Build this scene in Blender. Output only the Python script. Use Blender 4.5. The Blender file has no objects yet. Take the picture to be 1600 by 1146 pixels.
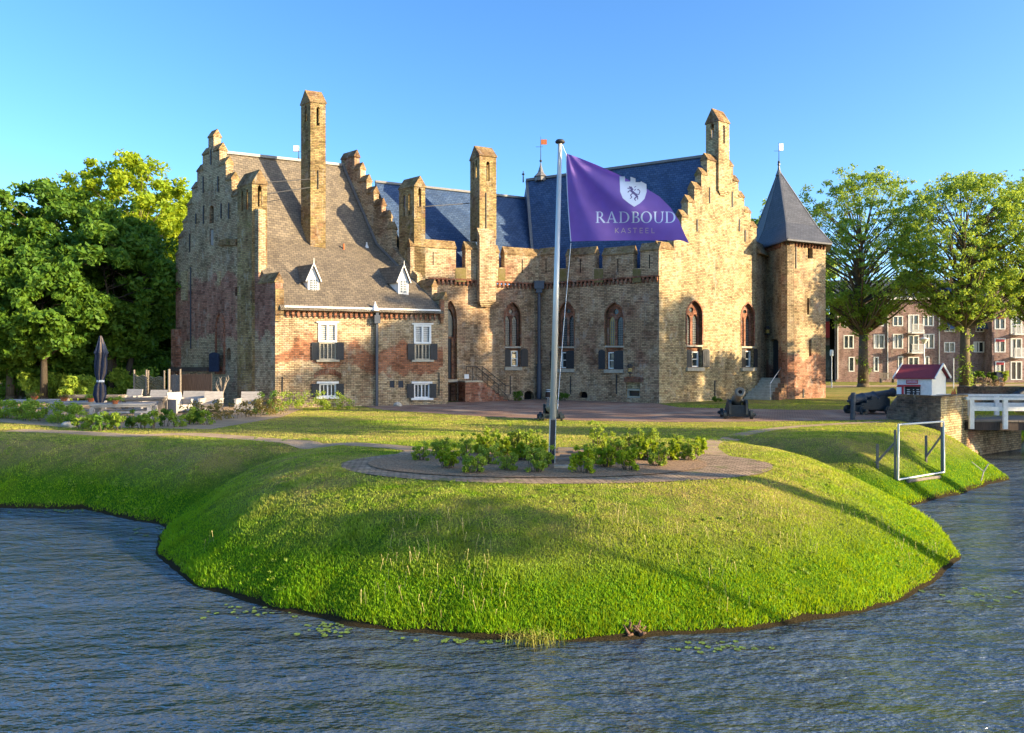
import bpy, bmesh, math, random
import numpy as np
from mathutils import Vector, Matrix
from mathutils.geometry import tessellate_polygon
random.seed(7); rng = np.random.default_rng(11)
SC = bpy.context.scene; COL = SC.collection
R = math.radians; PI = math.pi
# ---------------------------------------------------------------- camera geometry used for surveying the place
F = 1150.0; CX = 800.0; HZ = 564.0; EYE = 2.5; WATER = -1.6
def at(px, py, Y): return Vector(((px-CX)/F*Y, Y, EYE-(py-HZ)*Y/F))
def gnd(px, py, z=0.0):
    Y = F*(EYE-z)/(py-HZ); return Vector(((px-CX)/F*Y, Y, z))
def pl(px, Y): return Vector(((px-CX)/F*Y, Y))
SUN_AZ = R(72); SUN_EL = R(15.5)     # azimuth to the right of the view axis, behind the camera
SUN = Vector((math.sin(SUN_AZ)*math.cos(SUN_EL), -math.cos(SUN_AZ)*math.cos(SUN_EL), math.sin(SUN_EL)))
# ---------------------------------------------------------------- materials
MATS = {}
class NT:
    def __init__(s, name, rough=0.8, spec=0.3):
        m = bpy.data.materials.new(name); m.use_nodes = True; s.m = m; s.t = m.node_tree
        s.b = s.t.nodes['Principled BSDF']; s.b.inputs['Roughness'].default_value = rough
        s.b.inputs['Specular IOR Level'].default_value = spec
    def n(s, typ, **kw):
        nd = s.t.nodes.new(typ)
        for k, v in kw.items():
            if k.startswith('i_'):
                nd.inputs[k[2:].replace('_', ' ')].default_value = v
            else: setattr(nd, k, v)
        return nd
    def l(s, a, b): s.t.links.new(a, b)
    def noise(s, scale, vec=None, detail=4, rough=0.55):
        nd = s.n('ShaderNodeTexNoise'); nd.inputs['Scale'].default_value = scale
        nd.inputs['Detail'].default_value = detail; nd.inputs['Roughness'].default_value = rough
        if vec is not None: s.l(vec, nd.inputs['Vector'])
        return nd.outputs['Fac']
    def ramp(s, fac, stops):
        nd = s.n('ShaderNodeValToRGB'); cr = nd.color_ramp
        while len(cr.elements) < len(stops): cr.elements.new(0.5)
        for e, (p, c) in zip(cr.elements, stops):
            e.position = p; e.color = (c[0], c[1], c[2], 1) if not isinstance(c, (int, float)) else (c, c, c, 1)
        s.l(fac, nd.inputs['Fac']); return nd.outputs['Color']
    def mix(s, fac, a, b, mode='MIX'):
        nd = s.n('ShaderNodeMix', data_type='RGBA', blend_type=mode)
        for sock, v in ((nd.inputs[0], fac), (nd.inputs[6], a), (nd.inputs[7], b)):
            if isinstance(v, (int, float)): sock.default_value = v
            elif isinstance(v, tuple): sock.default_value = (*v, 1)
            else: s.l(v, sock)
        return nd.outputs[2]
    def math(s, op, a, b=0.0, clamp=False):
        nd = s.n('ShaderNodeMath', operation=op, use_clamp=clamp)
        for sock, v in ((nd.inputs[0], a), (nd.inputs[1], b)):
            if isinstance(v, (int, float)): sock.default_value = v
            else: s.l(v, sock)
        return nd.outputs[0]
    def mapping(s, vec, scale=(1, 1, 1), rot=(0, 0, 0)):
        nd = s.n('ShaderNodeMapping'); nd.inputs['Scale'].default_value = scale; nd.inputs['Rotation'].default_value = rot
        s.l(vec, nd.inputs['Vector']); return nd.outputs['Vector']
    def bump(s, h, strength=0.5, dist=0.02, normal=None):
        nd = s.n('ShaderNodeBump'); nd.inputs['Strength'].default_value = strength; nd.inputs['Distance'].default_value = dist
        s.l(h, nd.inputs['Height'])
        if normal is not None: s.l(normal, nd.inputs['Normal'])
        return nd.outputs['Normal']
    def out(s, col=None, normal=None, rough=None):
        if col is not None:
            if isinstance(col, tuple): s.b.inputs['Base Color'].default_value = (*col, 1)
            else: s.l(col, s.b.inputs['Base Color'])
        if normal is not None: s.l(normal, s.b.inputs['Normal'])
        if rough is not None: s.l(rough, s.b.inputs['Roughness'])
        return s.m
    def uv(s): return s.n('ShaderNodeTexCoord').outputs['UV']
    def pos(s): return s.n('ShaderNodeNewGeometry').outputs['Position']

def brick_mat(name, light, dark, red, red_dark, redness=0.5, zlo=None, zhi=None, moss=0.12, bw=0.25, bh=0.098, mortar=(0.21,0.16,0.11), edge=0.08):
    s = NT(name, 0.92, 0.15); uv = s.uv(); pos = s.pos()
    # slightly warped courses
    wv = s.n('ShaderNodeTexNoise'); wv.inputs['Scale'].default_value = 2.2; s.l(uv, wv.inputs['Vector'])
    add = s.n('ShaderNodeVectorMath', operation='MULTIPLY_ADD'); s.l(wv.outputs['Color'], add.inputs[0]); add.inputs[1].default_value = (0.05, 0.05, 0); s.l(uv, add.inputs[2])
    v = add.outputs[0]
    def bt(c1, c2, mo):
        b = s.n('ShaderNodeTexBrick'); b.offset = 0.5
        s.l(v, b.inputs['Vector']); b.inputs['Color1'].default_value = (*c1, 1); b.inputs['Color2'].default_value = (*c2, 1); b.inputs['Mortar'].default_value = (*mo, 1)
        b.inputs['Scale'].default_value = 1; b.inputs['Brick Width'].default_value = bw; b.inputs['Row Height'].default_value = bh
        b.inputs['Mortar Size'].default_value = 0.015; b.inputs['Mortar Smooth'].default_value = 0.5; b.inputs['Bias'].default_value = -0.1
        return b
    y = bt(light, dark, mortar); r = bt(red, red_dark, mortar)
    n1 = s.noise(0.55, pos, 5, 0.62)
    f = n1
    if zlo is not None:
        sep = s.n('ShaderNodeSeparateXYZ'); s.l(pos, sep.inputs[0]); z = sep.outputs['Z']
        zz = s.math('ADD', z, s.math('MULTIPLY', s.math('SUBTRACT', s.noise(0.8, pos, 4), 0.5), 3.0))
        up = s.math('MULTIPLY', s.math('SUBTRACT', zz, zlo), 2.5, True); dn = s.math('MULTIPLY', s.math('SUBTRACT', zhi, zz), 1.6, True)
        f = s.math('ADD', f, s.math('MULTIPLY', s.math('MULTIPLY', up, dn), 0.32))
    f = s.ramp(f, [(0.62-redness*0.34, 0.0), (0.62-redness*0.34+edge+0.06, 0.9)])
    # single odd bricks
    vs = s.mapping(v, (1/bw, 1/bh, 1)); wn = s.n('ShaderNodeTexWhiteNoise', noise_dimensions='2D')
    fl = s.n('ShaderNodeVectorMath', operation='FLOOR'); s.l(vs, fl.inputs[0]); s.l(fl.outputs[0], wn.inputs['Vector'])
    odd = s.ramp(wn.outputs['Value'], [(0.86, 0.0), (0.95, 0.35)])
    f2 = s.math('MAXIMUM', f, odd)
    c = s.mix(f2, y.outputs['Color'], r.outputs['Color'])
    tone = s.ramp(s.noise(6, s.mapping(uv, (1, 2.2, 1)), 6, 0.8), [(0.28, 0.42), (0.5, 1.0), (0.72, 1.35)])
    c = s.mix(0.85, c, tone, 'MULTIPLY')
    dk = s.ramp(wn.outputs['Value'], [(0.0, 0.40), (0.16, 0.55), (0.24, 1.0)]); c = s.mix(0.7, c, dk, 'MULTIPLY')
    st = s.ramp(s.noise(1.1, s.mapping(pos, (1, 1, 0.28)), 6, 0.7), [(0.34, 0.34), (0.52, 1.0)]); c = s.mix(0.68, c, st, 'MULTIPLY')
    pt = s.ramp(s.noise(0.75, pos, 6, 0.72), [(0.46, 0.0), (0.56, 0.62)]); c = s.mix(pt, c, s.mix(1.0, c, (0.66, 0.58, 0.54), 'MULTIPLY'))
    lime = s.ramp(s.noise(2.3, s.mapping(pos, (1, 1, 0.5)), 6, 0.75), [(0.54, 0.0), (0.68, 0.5)]); c = s.mix(lime, c, (0.50, 0.45, 0.36))
    if moss: c = s.mix(s.math('MULTIPLY', s.ramp(s.noise(1.3, pos, 5, 0.7), [(0.56, 0.0), (0.7, 1.0)]), moss), c, (0.16, 0.15, 0.03))
    h = s.math('ADD', s.math('SUBTRACT', 1.0, y.outputs['Fac']), s.math('MULTIPLY', s.noise(25, uv, 3), 0.6))
    return s.out(c, s.bump(h, 0.9, 0.03))

YL = (0.65, 0.50, 0.30); YD = (0.49, 0.355, 0.20); RL = (0.44, 0.20, 0.12); RD = (0.26, 0.10, 0.065)
def dryness(s, pos):
    d1 = s.ramp(s.noise(0.30, s.mapping(pos, (0.5, 1.3, 0.3)), 5, 0.65), [(0.36, 0.0), (0.54, 0.95)])
    d2 = s.ramp(s.noise(2.2, pos, 5, 0.7), [(0.38, 0.0), (0.58, 1.0)])
    sep = s.n('ShaderNodeSeparateXYZ'); s.l(pos, sep.inputs[0]); top = s.math('MULTIPLY', s.math('ADD', sep.outputs['Z'], 1.05), 1.2, True)
    return s.math('MULTIPLY', s.math('MULTIPLY', s.math('ADD', s.math('MULTIPLY', d1, 0.65), s.math('MULTIPLY', d2, 0.45), True), top), 0.9)
def mats():
    M = MATS
    M['brick'] = brick_mat('brick_yellow_mixed', YL, YD, RL, RD, 0.25)
    M['brick_wing'] = brick_mat('brick_wing_front', YL, YD, (0.50,0.19,0.09), (0.33,0.13,0.075), 0.02, 1.9, 3.6)
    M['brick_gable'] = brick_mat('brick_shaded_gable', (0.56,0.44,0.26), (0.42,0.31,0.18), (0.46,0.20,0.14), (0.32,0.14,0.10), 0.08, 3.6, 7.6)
    M['brick_pale'] = brick_mat('brick_pale', (0.62, 0.50, 0.27), (0.44, 0.335, 0.17), RL, RD, -0.1)
    M['brick_court'] = brick_mat('brick_courtyard', (0.66,0.47,0.27), (0.48,0.315,0.18), (0.44,0.22,0.135), (0.30,0.15,0.095), 0.30)
    M['brick_tower'] = brick_mat('brick_tower', (0.60,0.47,0.26), YD, (0.46,0.21,0.13), (0.34,0.15,0.10), 0.10, -3, 3.2)
    M['brick_red'] = brick_mat('brick_red', RL, RD, (0.47,0.19,0.10), (0.3,0.11,0.07), 0.7, moss=0.05)
    M['brick_orange'] = brick_mat('brick_red_buttress', (0.50,0.28,0.13), (0.4,0.19,0.1), (0.46,0.17,0.09), (0.3,0.11,0.07), 0.6, moss=0.1)
    M['brick_moss'] = brick_mat('brick_mossy', (0.46,0.35,0.15), (0.32,0.22,0.09), (0.3,0.14,0.07), (0.2,0.1,0.05), 0.3, moss=0.7)
    M['coping'] = brick_mat('coping_tiles', (0.44,0.30,0.13), (0.30,0.19,0.08), (0.26,0.13,0.06), (0.17,0.09,0.05), 0.35, moss=0.6, bw=0.18, bh=0.09)
    M['brick_flat'] = brick_mat('brick_apartment', (0.47,0.31,0.28), (0.40,0.26,0.235), (0.44,0.27,0.23), (0.36,0.23,0.20), 0.4, moss=0, bw=0.22, bh=0.07, mortar=(0.32,0.27,0.24))
    M['rubble'] = brick_mat('brick_rubble_parapet', (0.34,0.27,0.19), (0.17,0.13,0.10), (0.22,0.13,0.09), (0.10,0.08,0.07), 0.5, moss=0.35, bw=0.2, bh=0.09)
    M['paver'] = None
    # slates; grey roofs painted twice, sunlit tan in one, blue sky shade in another
    for nm, c1, c2 in (('slate', (0.205, 0.165, 0.115), (0.13, 0.105, 0.078)), ('slate_sky_shade', (0.065,0.11,0.20), (0.035,0.07,0.15)), ('slate_tower', (0.075,0.08,0.10), (0.05,0.056,0.072))):
        s = NT(nm, 0.62, 0.35); uv = s.uv()
        b = s.n('ShaderNodeTexBrick'); s.l(s.mapping(uv, rot=(0, 0, R(4) if nm == 'slate' else 0)), b.inputs['Vector'])
        b.inputs['Color1'].default_value = (*c1, 1); b.inputs['Color2'].default_value = (*c2, 1); b.inputs['Mortar'].default_value = (c2[0]*.45, c2[1]*.45, c2[2]*.45, 1)
        b.inputs['Scale'].default_value = 1; b.inputs['Brick Width'].default_value = 0.26; b.inputs['Row Height'].default_value = 0.17; b.inputs['Mortar Size'].default_value = 0.012
        c = s.mix(0.7, b.outputs['Color'], s.ramp(s.noise(1.4, uv, 6, 0.7), [(0.3, 0.6), (0.55, 1.0), (0.75, 1.35)]), 'MULTIPLY')
        c = s.mix(s.math('MULTIPLY', s.ramp(s.noise(5, uv, 5, 0.7), [(0.6, 0.0), (0.72, 1.0)]), 0.35), c, (0.25, 0.21, 0.10) if nm == 'slate' else (0.12, 0.14, 0.15))
        h = s.math('ADD', s.math('SUBTRACT', 1.0, b.outputs['Fac']), s.math('MULTIPLY', s.noise(14, uv, 3), 0.8))
        M[nm] = s.out(c, s.bump(h, 0.7, 0.02))
    def plain(nm, c, rough=0.6, spec=0.4, var=0.25, sc=6.0, metal=0.0, bumpy=0.0, stretch=(1, 1, 1)):
        s = NT(nm, rough, spec); s.b.inputs['Metallic'].default_value = metal
        nz = s.noise(sc, s.mapping(s.pos(), stretch), 5, 0.65)
        col = s.mix(1.0, c, s.ramp(nz, [(0.25, 1-var), (0.75, 1+var)]), 'MULTIPLY')
        M[nm] = s.out(col, s.bump(nz, bumpy, 0.02) if bumpy else None); return M[nm]
    plain('lead', (0.15, 0.145, 0.14), 0.5, 0.5, 0.3)
    plain('white', (0.78, 0.77, 0.72), 0.45, 0.4, 0.08)
    plain('white_worn', (0.72, 0.70, 0.66), 0.55, 0.4, 0.18, 9)
    plain('stone', (0.42, 0.37, 0.28), 0.85, 0.2, 0.3, 5, bumpy=0.4)
    plain('shutter', (0.022, 0.024, 0.028), 0.5, 0.4, 0.3, 8)
    plain('iron', (0.025, 0.025, 0.028), 0.6, 0.4, 0.3, 10)
    plain('pipe', (0.045, 0.055, 0.075), 0.45, 0.5, 0.2)
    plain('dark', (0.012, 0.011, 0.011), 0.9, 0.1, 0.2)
    plain('door', (0.03, 0.035, 0.04), 0.5, 0.4, 0.35, 8, stretch=(4, 4, .5))
    plain('door_brown', (0.07, 0.035, 0.022), 0.5, 0.4, 0.35, 8, stretch=(4, 4, .5))
    plain('cannon_dark', (0.035, 0.045, 0.058), 0.5, 0.5, 0.5, 12, bumpy=0.3)
    plain('cannon_green', (0.15, 0.135, 0.105), 0.5, 0.5, 0.4, 9, bumpy=0.25)
    plain('carriage', (0.022, 0.032, 0.036), 0.6, 0.4, 0.5, 10, bumpy=0.3)
    plain('timber', (0.19, 0.16, 0.13), 0.8, 0.2, 0.35, 5, bumpy=0.3, stretch=(.6, 4, 4))
    plain('timber_pale', (0.36, 0.33, 0.30), 0.75, 0.25, 0.25, 5, stretch=(1, 4, 4))
    plain('timber_dark', (0.07, 0.05, 0.04), 0.8, 0.2, 0.4, 5, stretch=(6, 6, .5))
    plain('wattle', (0.22, 0.20, 0.12), 0.9, 0.1, 0.45, 18, stretch=(1, 1, 8))
    plain('bark', (0.13, 0.10, 0.065), 0.95, 0.1, 0.45, 5, bumpy=0.8, stretch=(3, 3, .7))
    plain('bark_dark', (0.06, 0.048, 0.035), 0.95, 0.1, 0.4, 5, bumpy=0.8, stretch=(3, 3, .7))
    plain('metal_pole', (0.62, 0.61, 0.57), 0.35, 0.5, 0.08, 3, 0.25)
    plain('galv', (0.55, 0.55, 0.53), 0.4, 0.5, 0.12, 8, 0.5)
    plain('red_roof', (0.26, 0.035, 0.04), 0.6, 0.3, 0.25, 12, stretch=(1, 1, 3))
    plain('red', (0.42, 0.025, 0.035), 0.5, 0.4, 0.1)
    plain('terracotta', (0.42, 0.13, 0.05), 0.8, 0.2, 0.2)
    plain('navy', (0.02, 0.028, 0.055), 0.75, 0.2, 0.4, 7)
    plain('taupe', (0.13, 0.10, 0.085), 0.8, 0.2, 0.3, 9)
    plain('soil', (0.30, 0.195, 0.115), 0.95, 0.1, 0.75, 22, bumpy=1.0)
    plain('rock', (0.45, 0.41, 0.34), 0.85, 0.2, 0.3, 8, bumpy=0.5)
    plain('driftwood', (0.14, 0.085, 0.06), 0.9, 0.1, 0.5, 20, bumpy=0.6)
    plain('panel_blue', (0.03, 0.06, 0.13), 0.3, 0.5, 0.2)
    plain('letter_white', (0.68, 0.72, 0.82), 0.8, 0.1, 0.03)
    plain('letter_tan', (0.66, 0.48, 0.42), 0.8, 0.1, 0.03)
    plain('lion', (0.13, 0.11, 0.24), 0.8, 0.1, 0.05)
    plain('paper', (0.8, 0.8, 0.8), 0.6, 0.2, 0.03)
    plain('pot_blue', (0.1, 0.1, 0.13), 0.6, 0.3, 0.2)
    plain('lily', (0.13, 0.20, 0.03), 0.5, 0.4, 0.35, 3)
    s = NT('flag_cloth', 0.7, 0.2); nz = s.noise(3, s.pos(), 4)
    M['flag'] = s.out(s.mix(1.0, (0.25, 0.15, 0.50), s.ramp(nz, [(0.3, 0.9), (0.7, 1.1)]), 'MULTIPLY'))
    s.b.inputs['Sheen Weight'].default_value = 0.3
    tr = s.n('ShaderNodeBsdfTranslucent'); tr.inputs['Color'].default_value = (0.30, 0.10, 0.50, 1)
    mx = s.n('ShaderNodeMixShader'); mx.inputs[0].default_value = 0.4; s.l(s.b.outputs[0], mx.inputs[1]); s.l(tr.outputs[0], mx.inputs[2])
    s.l(mx.outputs[0], s.t.nodes['Material Output'].inputs['Surface'])
    # glass: dark reflective pane
    s = NT('glass', 0.08, 0.8); M['glass'] = s.out((0.02, 0.03, 0.035), s.bump(s.noise(2.5, s.pos(), 2), 0.25, 0.05))
    s = NT('glass_lead', 0.2, 0.6); M['glass_lead'] = s.out((0.035, 0.05, 0.05), s.bump(s.noise(9, s.pos(), 2), 0.5, 0.03))
    s = NT('glass_amber', 0.25, 0.5)
    M['glass_amber'] = s.out(s.mix(s.noise(2, s.pos(), 3), (0.55, 0.36, 0.08), (0.16, 0.10, 0.03)))
    # foliage
    def leafm(nm, c1, c2, trans=0.35):
        s = NT(nm, 0.6, 0.25); oi = s.n('ShaderNodeNewGeometry').outputs['Random Per Island']
        big = s.noise(0.35, s.pos(), 3)
        f = s.math('ADD', s.math('MULTIPLY', oi, 0.55), s.math('MULTIPLY', big, 0.5), True)
        c = s.mix(f, c1, c2); s.l(c, s.b.inputs['Base Color'])
        tr = s.n('ShaderNodeBsdfTranslucent'); s.l(s.mix(0.5, c, (min(c2[0]*1.9, .6), min(c2[1]*1.5, .6), c2[2]*.6)), tr.inputs['Color'])
        mx = s.n('ShaderNodeMixShader'); mx.inputs[0].default_value = trans; s.l(s.b.outputs[0], mx.inputs[1]); s.l(tr.outputs[0], mx.inputs[2])
        s.l(mx.outputs[0], s.t.nodes['Material Output'].inputs['Surface']); M[nm] = s.m
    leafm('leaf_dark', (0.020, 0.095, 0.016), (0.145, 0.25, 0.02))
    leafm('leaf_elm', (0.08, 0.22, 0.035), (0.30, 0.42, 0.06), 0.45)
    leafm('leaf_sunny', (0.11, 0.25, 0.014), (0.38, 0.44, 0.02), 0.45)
    leafm('leaf_shrub', (0.10, 0.23, 0.03), (0.38, 0.46, 0.05), 0.42)
    leafm('leaf_autumn', (0.10, 0.13, 0.03), (0.23, 0.16, 0.05))
    leafm('leaf_pink', (0.30, 0.20, 0.15), (0.40, 0.28, 0.22))
    leafm('blade', (0.045, 0.25, 0.006), (0.33, 0.50, 0.010), 0.45)
    t_ = MATS['blade'].node_tree; s = NT.__new__(NT); s.m = MATS['blade']; s.t = t_; s.b = t_.nodes['Principled BSDF']
    old = s.b.inputs['Base Color'].links[0].from_socket; pos = s.pos(); col = s.mix(dryness(s, pos), old, (0.58, 0.45, 0.15)); col = s.mix(0.9, col, s.ramp(s.noise(1.7, pos, 6, 0.75), [(0.34, 0.45), (0.50, 1.0), (0.66, 1.35)]), 'MULTIPLY'); s.l(col, s.b.inputs['Base Color'])
    leafm('straw', (0.35, 0.30, 0.10), (0.5, 0.42, 0.18), 0.3)
    leafm('reed', (0.14, 0.24, 0.03), (0.42, 0.34, 0.08), 0.3)
    # ground
    s = NT('grass_ground', 0.95, 0.05); pos = s.pos()
    g = s.ramp(s.noise(1.0, pos, 7, 0.68), [(0.30, (0.035, 0.13, 0.006)), (0.52, (0.09, 0.20, 0.009)), (0.72, (0.17, 0.26, 0.015))])
    dry = dryness(s, pos)
    g = s.mix(dry, g, (0.36, 0.27, 0.10))
    g = s.mix(0.75, g, s.ramp(s.noise(26, pos, 4, 0.75), [(0.3, 0.40), (0.6, 1.15)]), 'MULTIPLY')
    sep2 = s.n('ShaderNodeSeparateXYZ'); s.l(pos, sep2.inputs[0]); mud = s.math('MULTIPLY', s.math('SUBTRACT', s.math('ADD', WATER+.10, s.math('MULTIPLY', s.noise(3, pos, 4), .10)), sep2.outputs['Z']), 18, True); g = s.mix(mud, g, (0.045, 0.035, 0.018))
    M['grass_ground'] = s.out(g, s.bump(s.noise(18, pos, 6, 0.75), 1.0, 0.10))
    s = NT('paving', 0.9, 0.15); pos = s.pos(); b = s.n('ShaderNodeTexBrick'); s.l(s.mapping(pos, rot=(0, 0, R(20))), b.inputs['Vector'])
    b.inputs['Color1'].default_value = (0.36, 0.21, 0.14, 1); b.inputs['Color2'].default_value = (0.28, 0.17, 0.115, 1); b.inputs['Mortar'].default_value = (0.12, 0.09, 0.07, 1)
    b.inputs['Scale'].default_value = 1; b.inputs['Brick Width'].default_value = 0.22; b.inputs['Row Height'].default_value = 0.11; b.inputs['Mortar Size'].default_value = 0.01
    c = s.mix(0.8, b.outputs['Color'], s.ramp(s.noise(0.7, pos, 6, 0.7), [(0.3, 0.65), (0.7, 1.35)]), 'MULTIPLY'); c = s.mix(s.ramp(s.noise(0.5, pos, 5), [(0.5, 0.0), (0.65, 0.5)]), c, (0.42, 0.33, 0.24))
    M['paving'] = s.out(c, s.bump(s.noise(30, pos, 3), 0.5, 0.02))
    s = NT('gravel', 0.95, 0.1); pos = s.pos()
    c = s.ramp(s.noise(32, pos, 5, 0.85), [(0.3, (0.22, 0.15, 0.085)), (0.7, (0.64, 0.46, 0.29))]); c = s.mix(0.7, c, s.ramp(s.noise(1.3, pos, 5), [(0.3, 0.7), (0.7, 1.2)]), 'MULTIPLY')
    M['gravel'] = s.out(c, s.bump(s.noise(70, pos, 3), 0.8, 0.02))
    s = NT('sandy_paver', 0.92, 0.1); pos = s.pos(); b = s.n('ShaderNodeTexBrick'); s.l(s.mapping(pos, rot=(0, 0, R(38))), b.inputs['Vector'])
    b.inputs['Color1'].default_value = (0.47, 0.33, 0.21, 1); b.inputs['Color2'].default_value = (0.34, 0.235, 0.155, 1); b.inputs['Mortar'].default_value = (0.13, 0.10, 0.06, 1)
    b.inputs['Scale'].default_value = 1; b.inputs['Brick Width'].default_value = 0.2; b.inputs['Row Height'].default_value = 0.1; b.inputs['Mortar Size'].default_value = 0.012
    c = s.mix(0.85, b.outputs['Color'], s.ramp(s.noise(2.5, pos, 6, 0.75), [(0.32, 0.45), (0.62, 1.25)]), 'MULTIPLY'); c = s.mix(s.ramp(s.noise(1.6, pos, 6, 0.7), [(0.56, 0.0), (0.66, 0.7)]), c, (0.12, 0.15, 0.03))
    M['sandy_paver'] = s.out(c, s.bump(s.math('ADD', s.noise(30, pos, 3), b.outputs['Fac']), 0.6, 0.02))
    # water
    s = NT('water', 0.11, 0.5); s.b.inputs['IOR'].default_value = 2.8; pos = s.pos()
    w1 = s.noise(1.0, s.mapping(pos, (1.2, 2.6, 1), (0, 0, R(-14))), 4, 0.6)
    w2 = s.noise(1.0, s.mapping(pos, (5.0, 11.0, 1), (0, 0, R(12))), 3, 0.6)
    w3 = s.noise(1.0, s.mapping(pos, (0.35, 0.8, 1), (0, 0, R(-25))), 2, 0.5)
    h = s.math('ADD', s.math('ADD', w1, s.math('MULTIPLY', w2, 0.30)), s.math('MULTIPLY', w3, 1.0))
    M['water'] = s.out((0.050, 0.062, 0.064), s.bump(s.math('MULTIPLY', h, s.ramp(s.noise(0.16, s.mapping(pos, (1, 1.6, 1)), 3, 0.5), [(0.35, 0.55), (0.65, 1.0)])), 1.0, 0.34))
mats(); M = MATS
# ---------------------------------------------------------------- mesh helpers
ORG = {}
def origin(p):
    return ORG.get(p.name, Vector((0, 0, 0))) if p else Vector((0, 0, 0))
def finish(name, me, mat, parent=None, uv=True, smooth=False, recalc=True):
    if recalc:
        bm = bmesh.new(); bm.from_mesh(me); bmesh.ops.recalc_face_normals(bm, faces=bm.faces[:]); bm.to_mesh(me); bm.free()
    if uv: auto_uv(me)
    if smooth: me.shade_smooth()
    if mat: me.materials.append(M[mat] if isinstance(mat, str) else mat)
    o = bpy.data.objects.new(name, me); COL.objects.link(o)
    if parent:
        org = origin(parent); me.transform(Matrix.Translation(-org)); o.parent = parent; ORG[o.name] = org
    return o
def auto_uv(me):
    uvl = me.uv_layers.new(name='UVMap'); n = len(me.loops)
    if not n: return
    co = np.empty(len(me.vertices)*3); me.vertices.foreach_get('co', co); co = co.reshape(-1, 3)
    nf = len(me.polygons); nr = np.empty(nf*3); me.polygons.foreach_get('normal', nr); nr = nr.reshape(-1, 3)
    tot = np.empty(nf, dtype=np.int32); me.polygons.foreach_get('loop_total', tot)
    vi = np.empty(n, dtype=np.int32); me.loops.foreach_get('vertex_index', vi)
    ln = np.repeat(nr, tot, axis=0); p = co[vi]
    hor = np.abs(ln[:, 2]) > 0.97
    t = np.stack([-ln[:, 1], ln[:, 0], np.zeros(n)], 1); L = np.linalg.norm(t, axis=1); L[L < 1e-6] = 1; t /= L[:, None]
    t[hor] = (1, 0, 0); b = np.cross(ln, t); b[hor] = (0, 1, 0)
    # v follows world height, so courses stay level
    uv = np.stack([(p*t).sum(1), (p*b).sum(1)], 1)
    uvl.data.foreach_set('uv', uv.astype(np.float32).ravel())
class MB:
    def __init__(s): s.v = []; s.f = []
    def add(s, vs, fs):
        k = len(s.v); s.v += [tuple(v) for v in vs]; s.f += [tuple(i+k for i in f) for f in fs]; return s
    def box(s, c, size, rz=0.0, M3=None):
        x, y, z = size[0]/2, size[1]/2, size[2]/2; ca, sa = math.cos(rz), math.sin(rz); vs = []
        for dz in (-z, z):
            for dx, dy in ((-x, -y), (x, -y), (x, y), (-x, y)):
                if M3 is not None:
                    q = M3 @ Vector((dx, dy, dz)); vs.append((c[0]+q.x, c[1]+q.y, c[2]+q.z))
                else: vs.append((c[0]+dx*ca-dy*sa, c[1]+dx*sa+dy*ca, c[2]+dz))
        return s.add(vs, [(0, 3, 2, 1), (4, 5, 6, 7), (0, 1, 5, 4), (1, 2, 6, 5), (2, 3, 7, 6), (3, 0, 4, 7)])
    def beam(s, a, b, w, h=None):
        a = Vector(a); b = Vector(b); h = h or w; d = b-a; L = d.length; q = d.to_track_quat('X', 'Z').to_matrix()
        return s.box((a+b)/2, (L, w, h), M3=q)
    def hexa(s, p):   # 8 points: bottom 4, top 4
        return s.add(p, [(0, 3, 2, 1), (4, 5, 6, 7), (0, 1, 5, 4), (1, 2, 6, 5), (2, 3, 7, 6), (3, 0, 4, 7)])
    def tube(s, a, b, r0, r1=None, n=8, cap=True):
        a = Vector(a); b = Vector(b); r1 = r0 if r1 is None else r1; q = (b-a).to_track_quat('Z', 'Y').to_matrix()
        vs = []
        for c, r in ((a, r0), (b, r1)):
            for i in range(n):
                t = 2*PI*i/n; vs.append(c+q@Vector((math.cos(t)*r, math.sin(t)*r, 0)))
        fs = [(i, (i+1) % n, n+(i+1) % n, n+i) for i in range(n)]
        if cap: fs += [tuple(range(n-1, -1, -1)), tuple(range(n, 2*n))]
        return s.add(vs, fs)
    def path(s, pts, r, n=6):
        for a, b in zip(pts, pts[1:]): s.tube(a, b, r, r, n)
        return s
    def lathe(s, a, d, prof, n=16):   # prof: list of (t along d, radius)
        a = Vector(a); d = Vector(d).normalized(); q = d.to_track_quat('Z', 'Y').to_matrix(); vs = []
        for t, r in prof:
            for i in range(n):
                th = 2*PI*i/n; vs.append(a+d*t+q@Vector((math.cos(th)*r, math.sin(th)*r, 0)))
        fs = []
        for k in range(len(prof)-1):
            for i in range(n): fs.append((k*n+i, k*n+(i+1) % n, (k+1)*n+(i+1) % n, (k+1)*n+i))
        fs += [tuple(range(n-1, -1, -1)), tuple(range((len(prof)-1)*n, len(prof)*n))]
        return s.add(vs, fs)
    def build(s, name, mat, parent=None, smooth=False, uv=True, recalc=True):
        me = bpy.data.meshes.new(name); me.from_pydata(s.v, [], s.f); me.update()
        return finish(name, me, mat, parent, uv, smooth, recalc)
def mesh_np(name, verts, faces, mat, parent=None, uv=False):
    me = bpy.data.meshes.new(name); nv = len(verts); nf, k = faces.shape
    me.vertices.add(nv); me.vertices.foreach_set('co', verts.astype(np.float32).ravel())
    me.loops.add(nf*k); me.loops.foreach_set('vertex_index', faces.astype(np.int32).ravel())
    me.polygons.add(nf); me.polygons.foreach_set('loop_start', np.arange(0, nf*k, k, dtype=np.int32)); me.polygons.foreach_set('loop_total', np.full(nf, k, dtype=np.int32))
    me.update(calc_edges=True)
    return finish(name, me, mat, parent, uv, False, False)
def thing(name, label, cat, loc=(0, 0, 0), group=None, rz=0.0):
    o = bpy.data.objects.new(name, None); COL.objects.link(o); o.location = loc; o.rotation_euler = (0, 0, rz)
    o.empty_display_size = 0.2; ORG[o.name] = Vector(loc); tag(o, label, cat, group); return o
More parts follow.
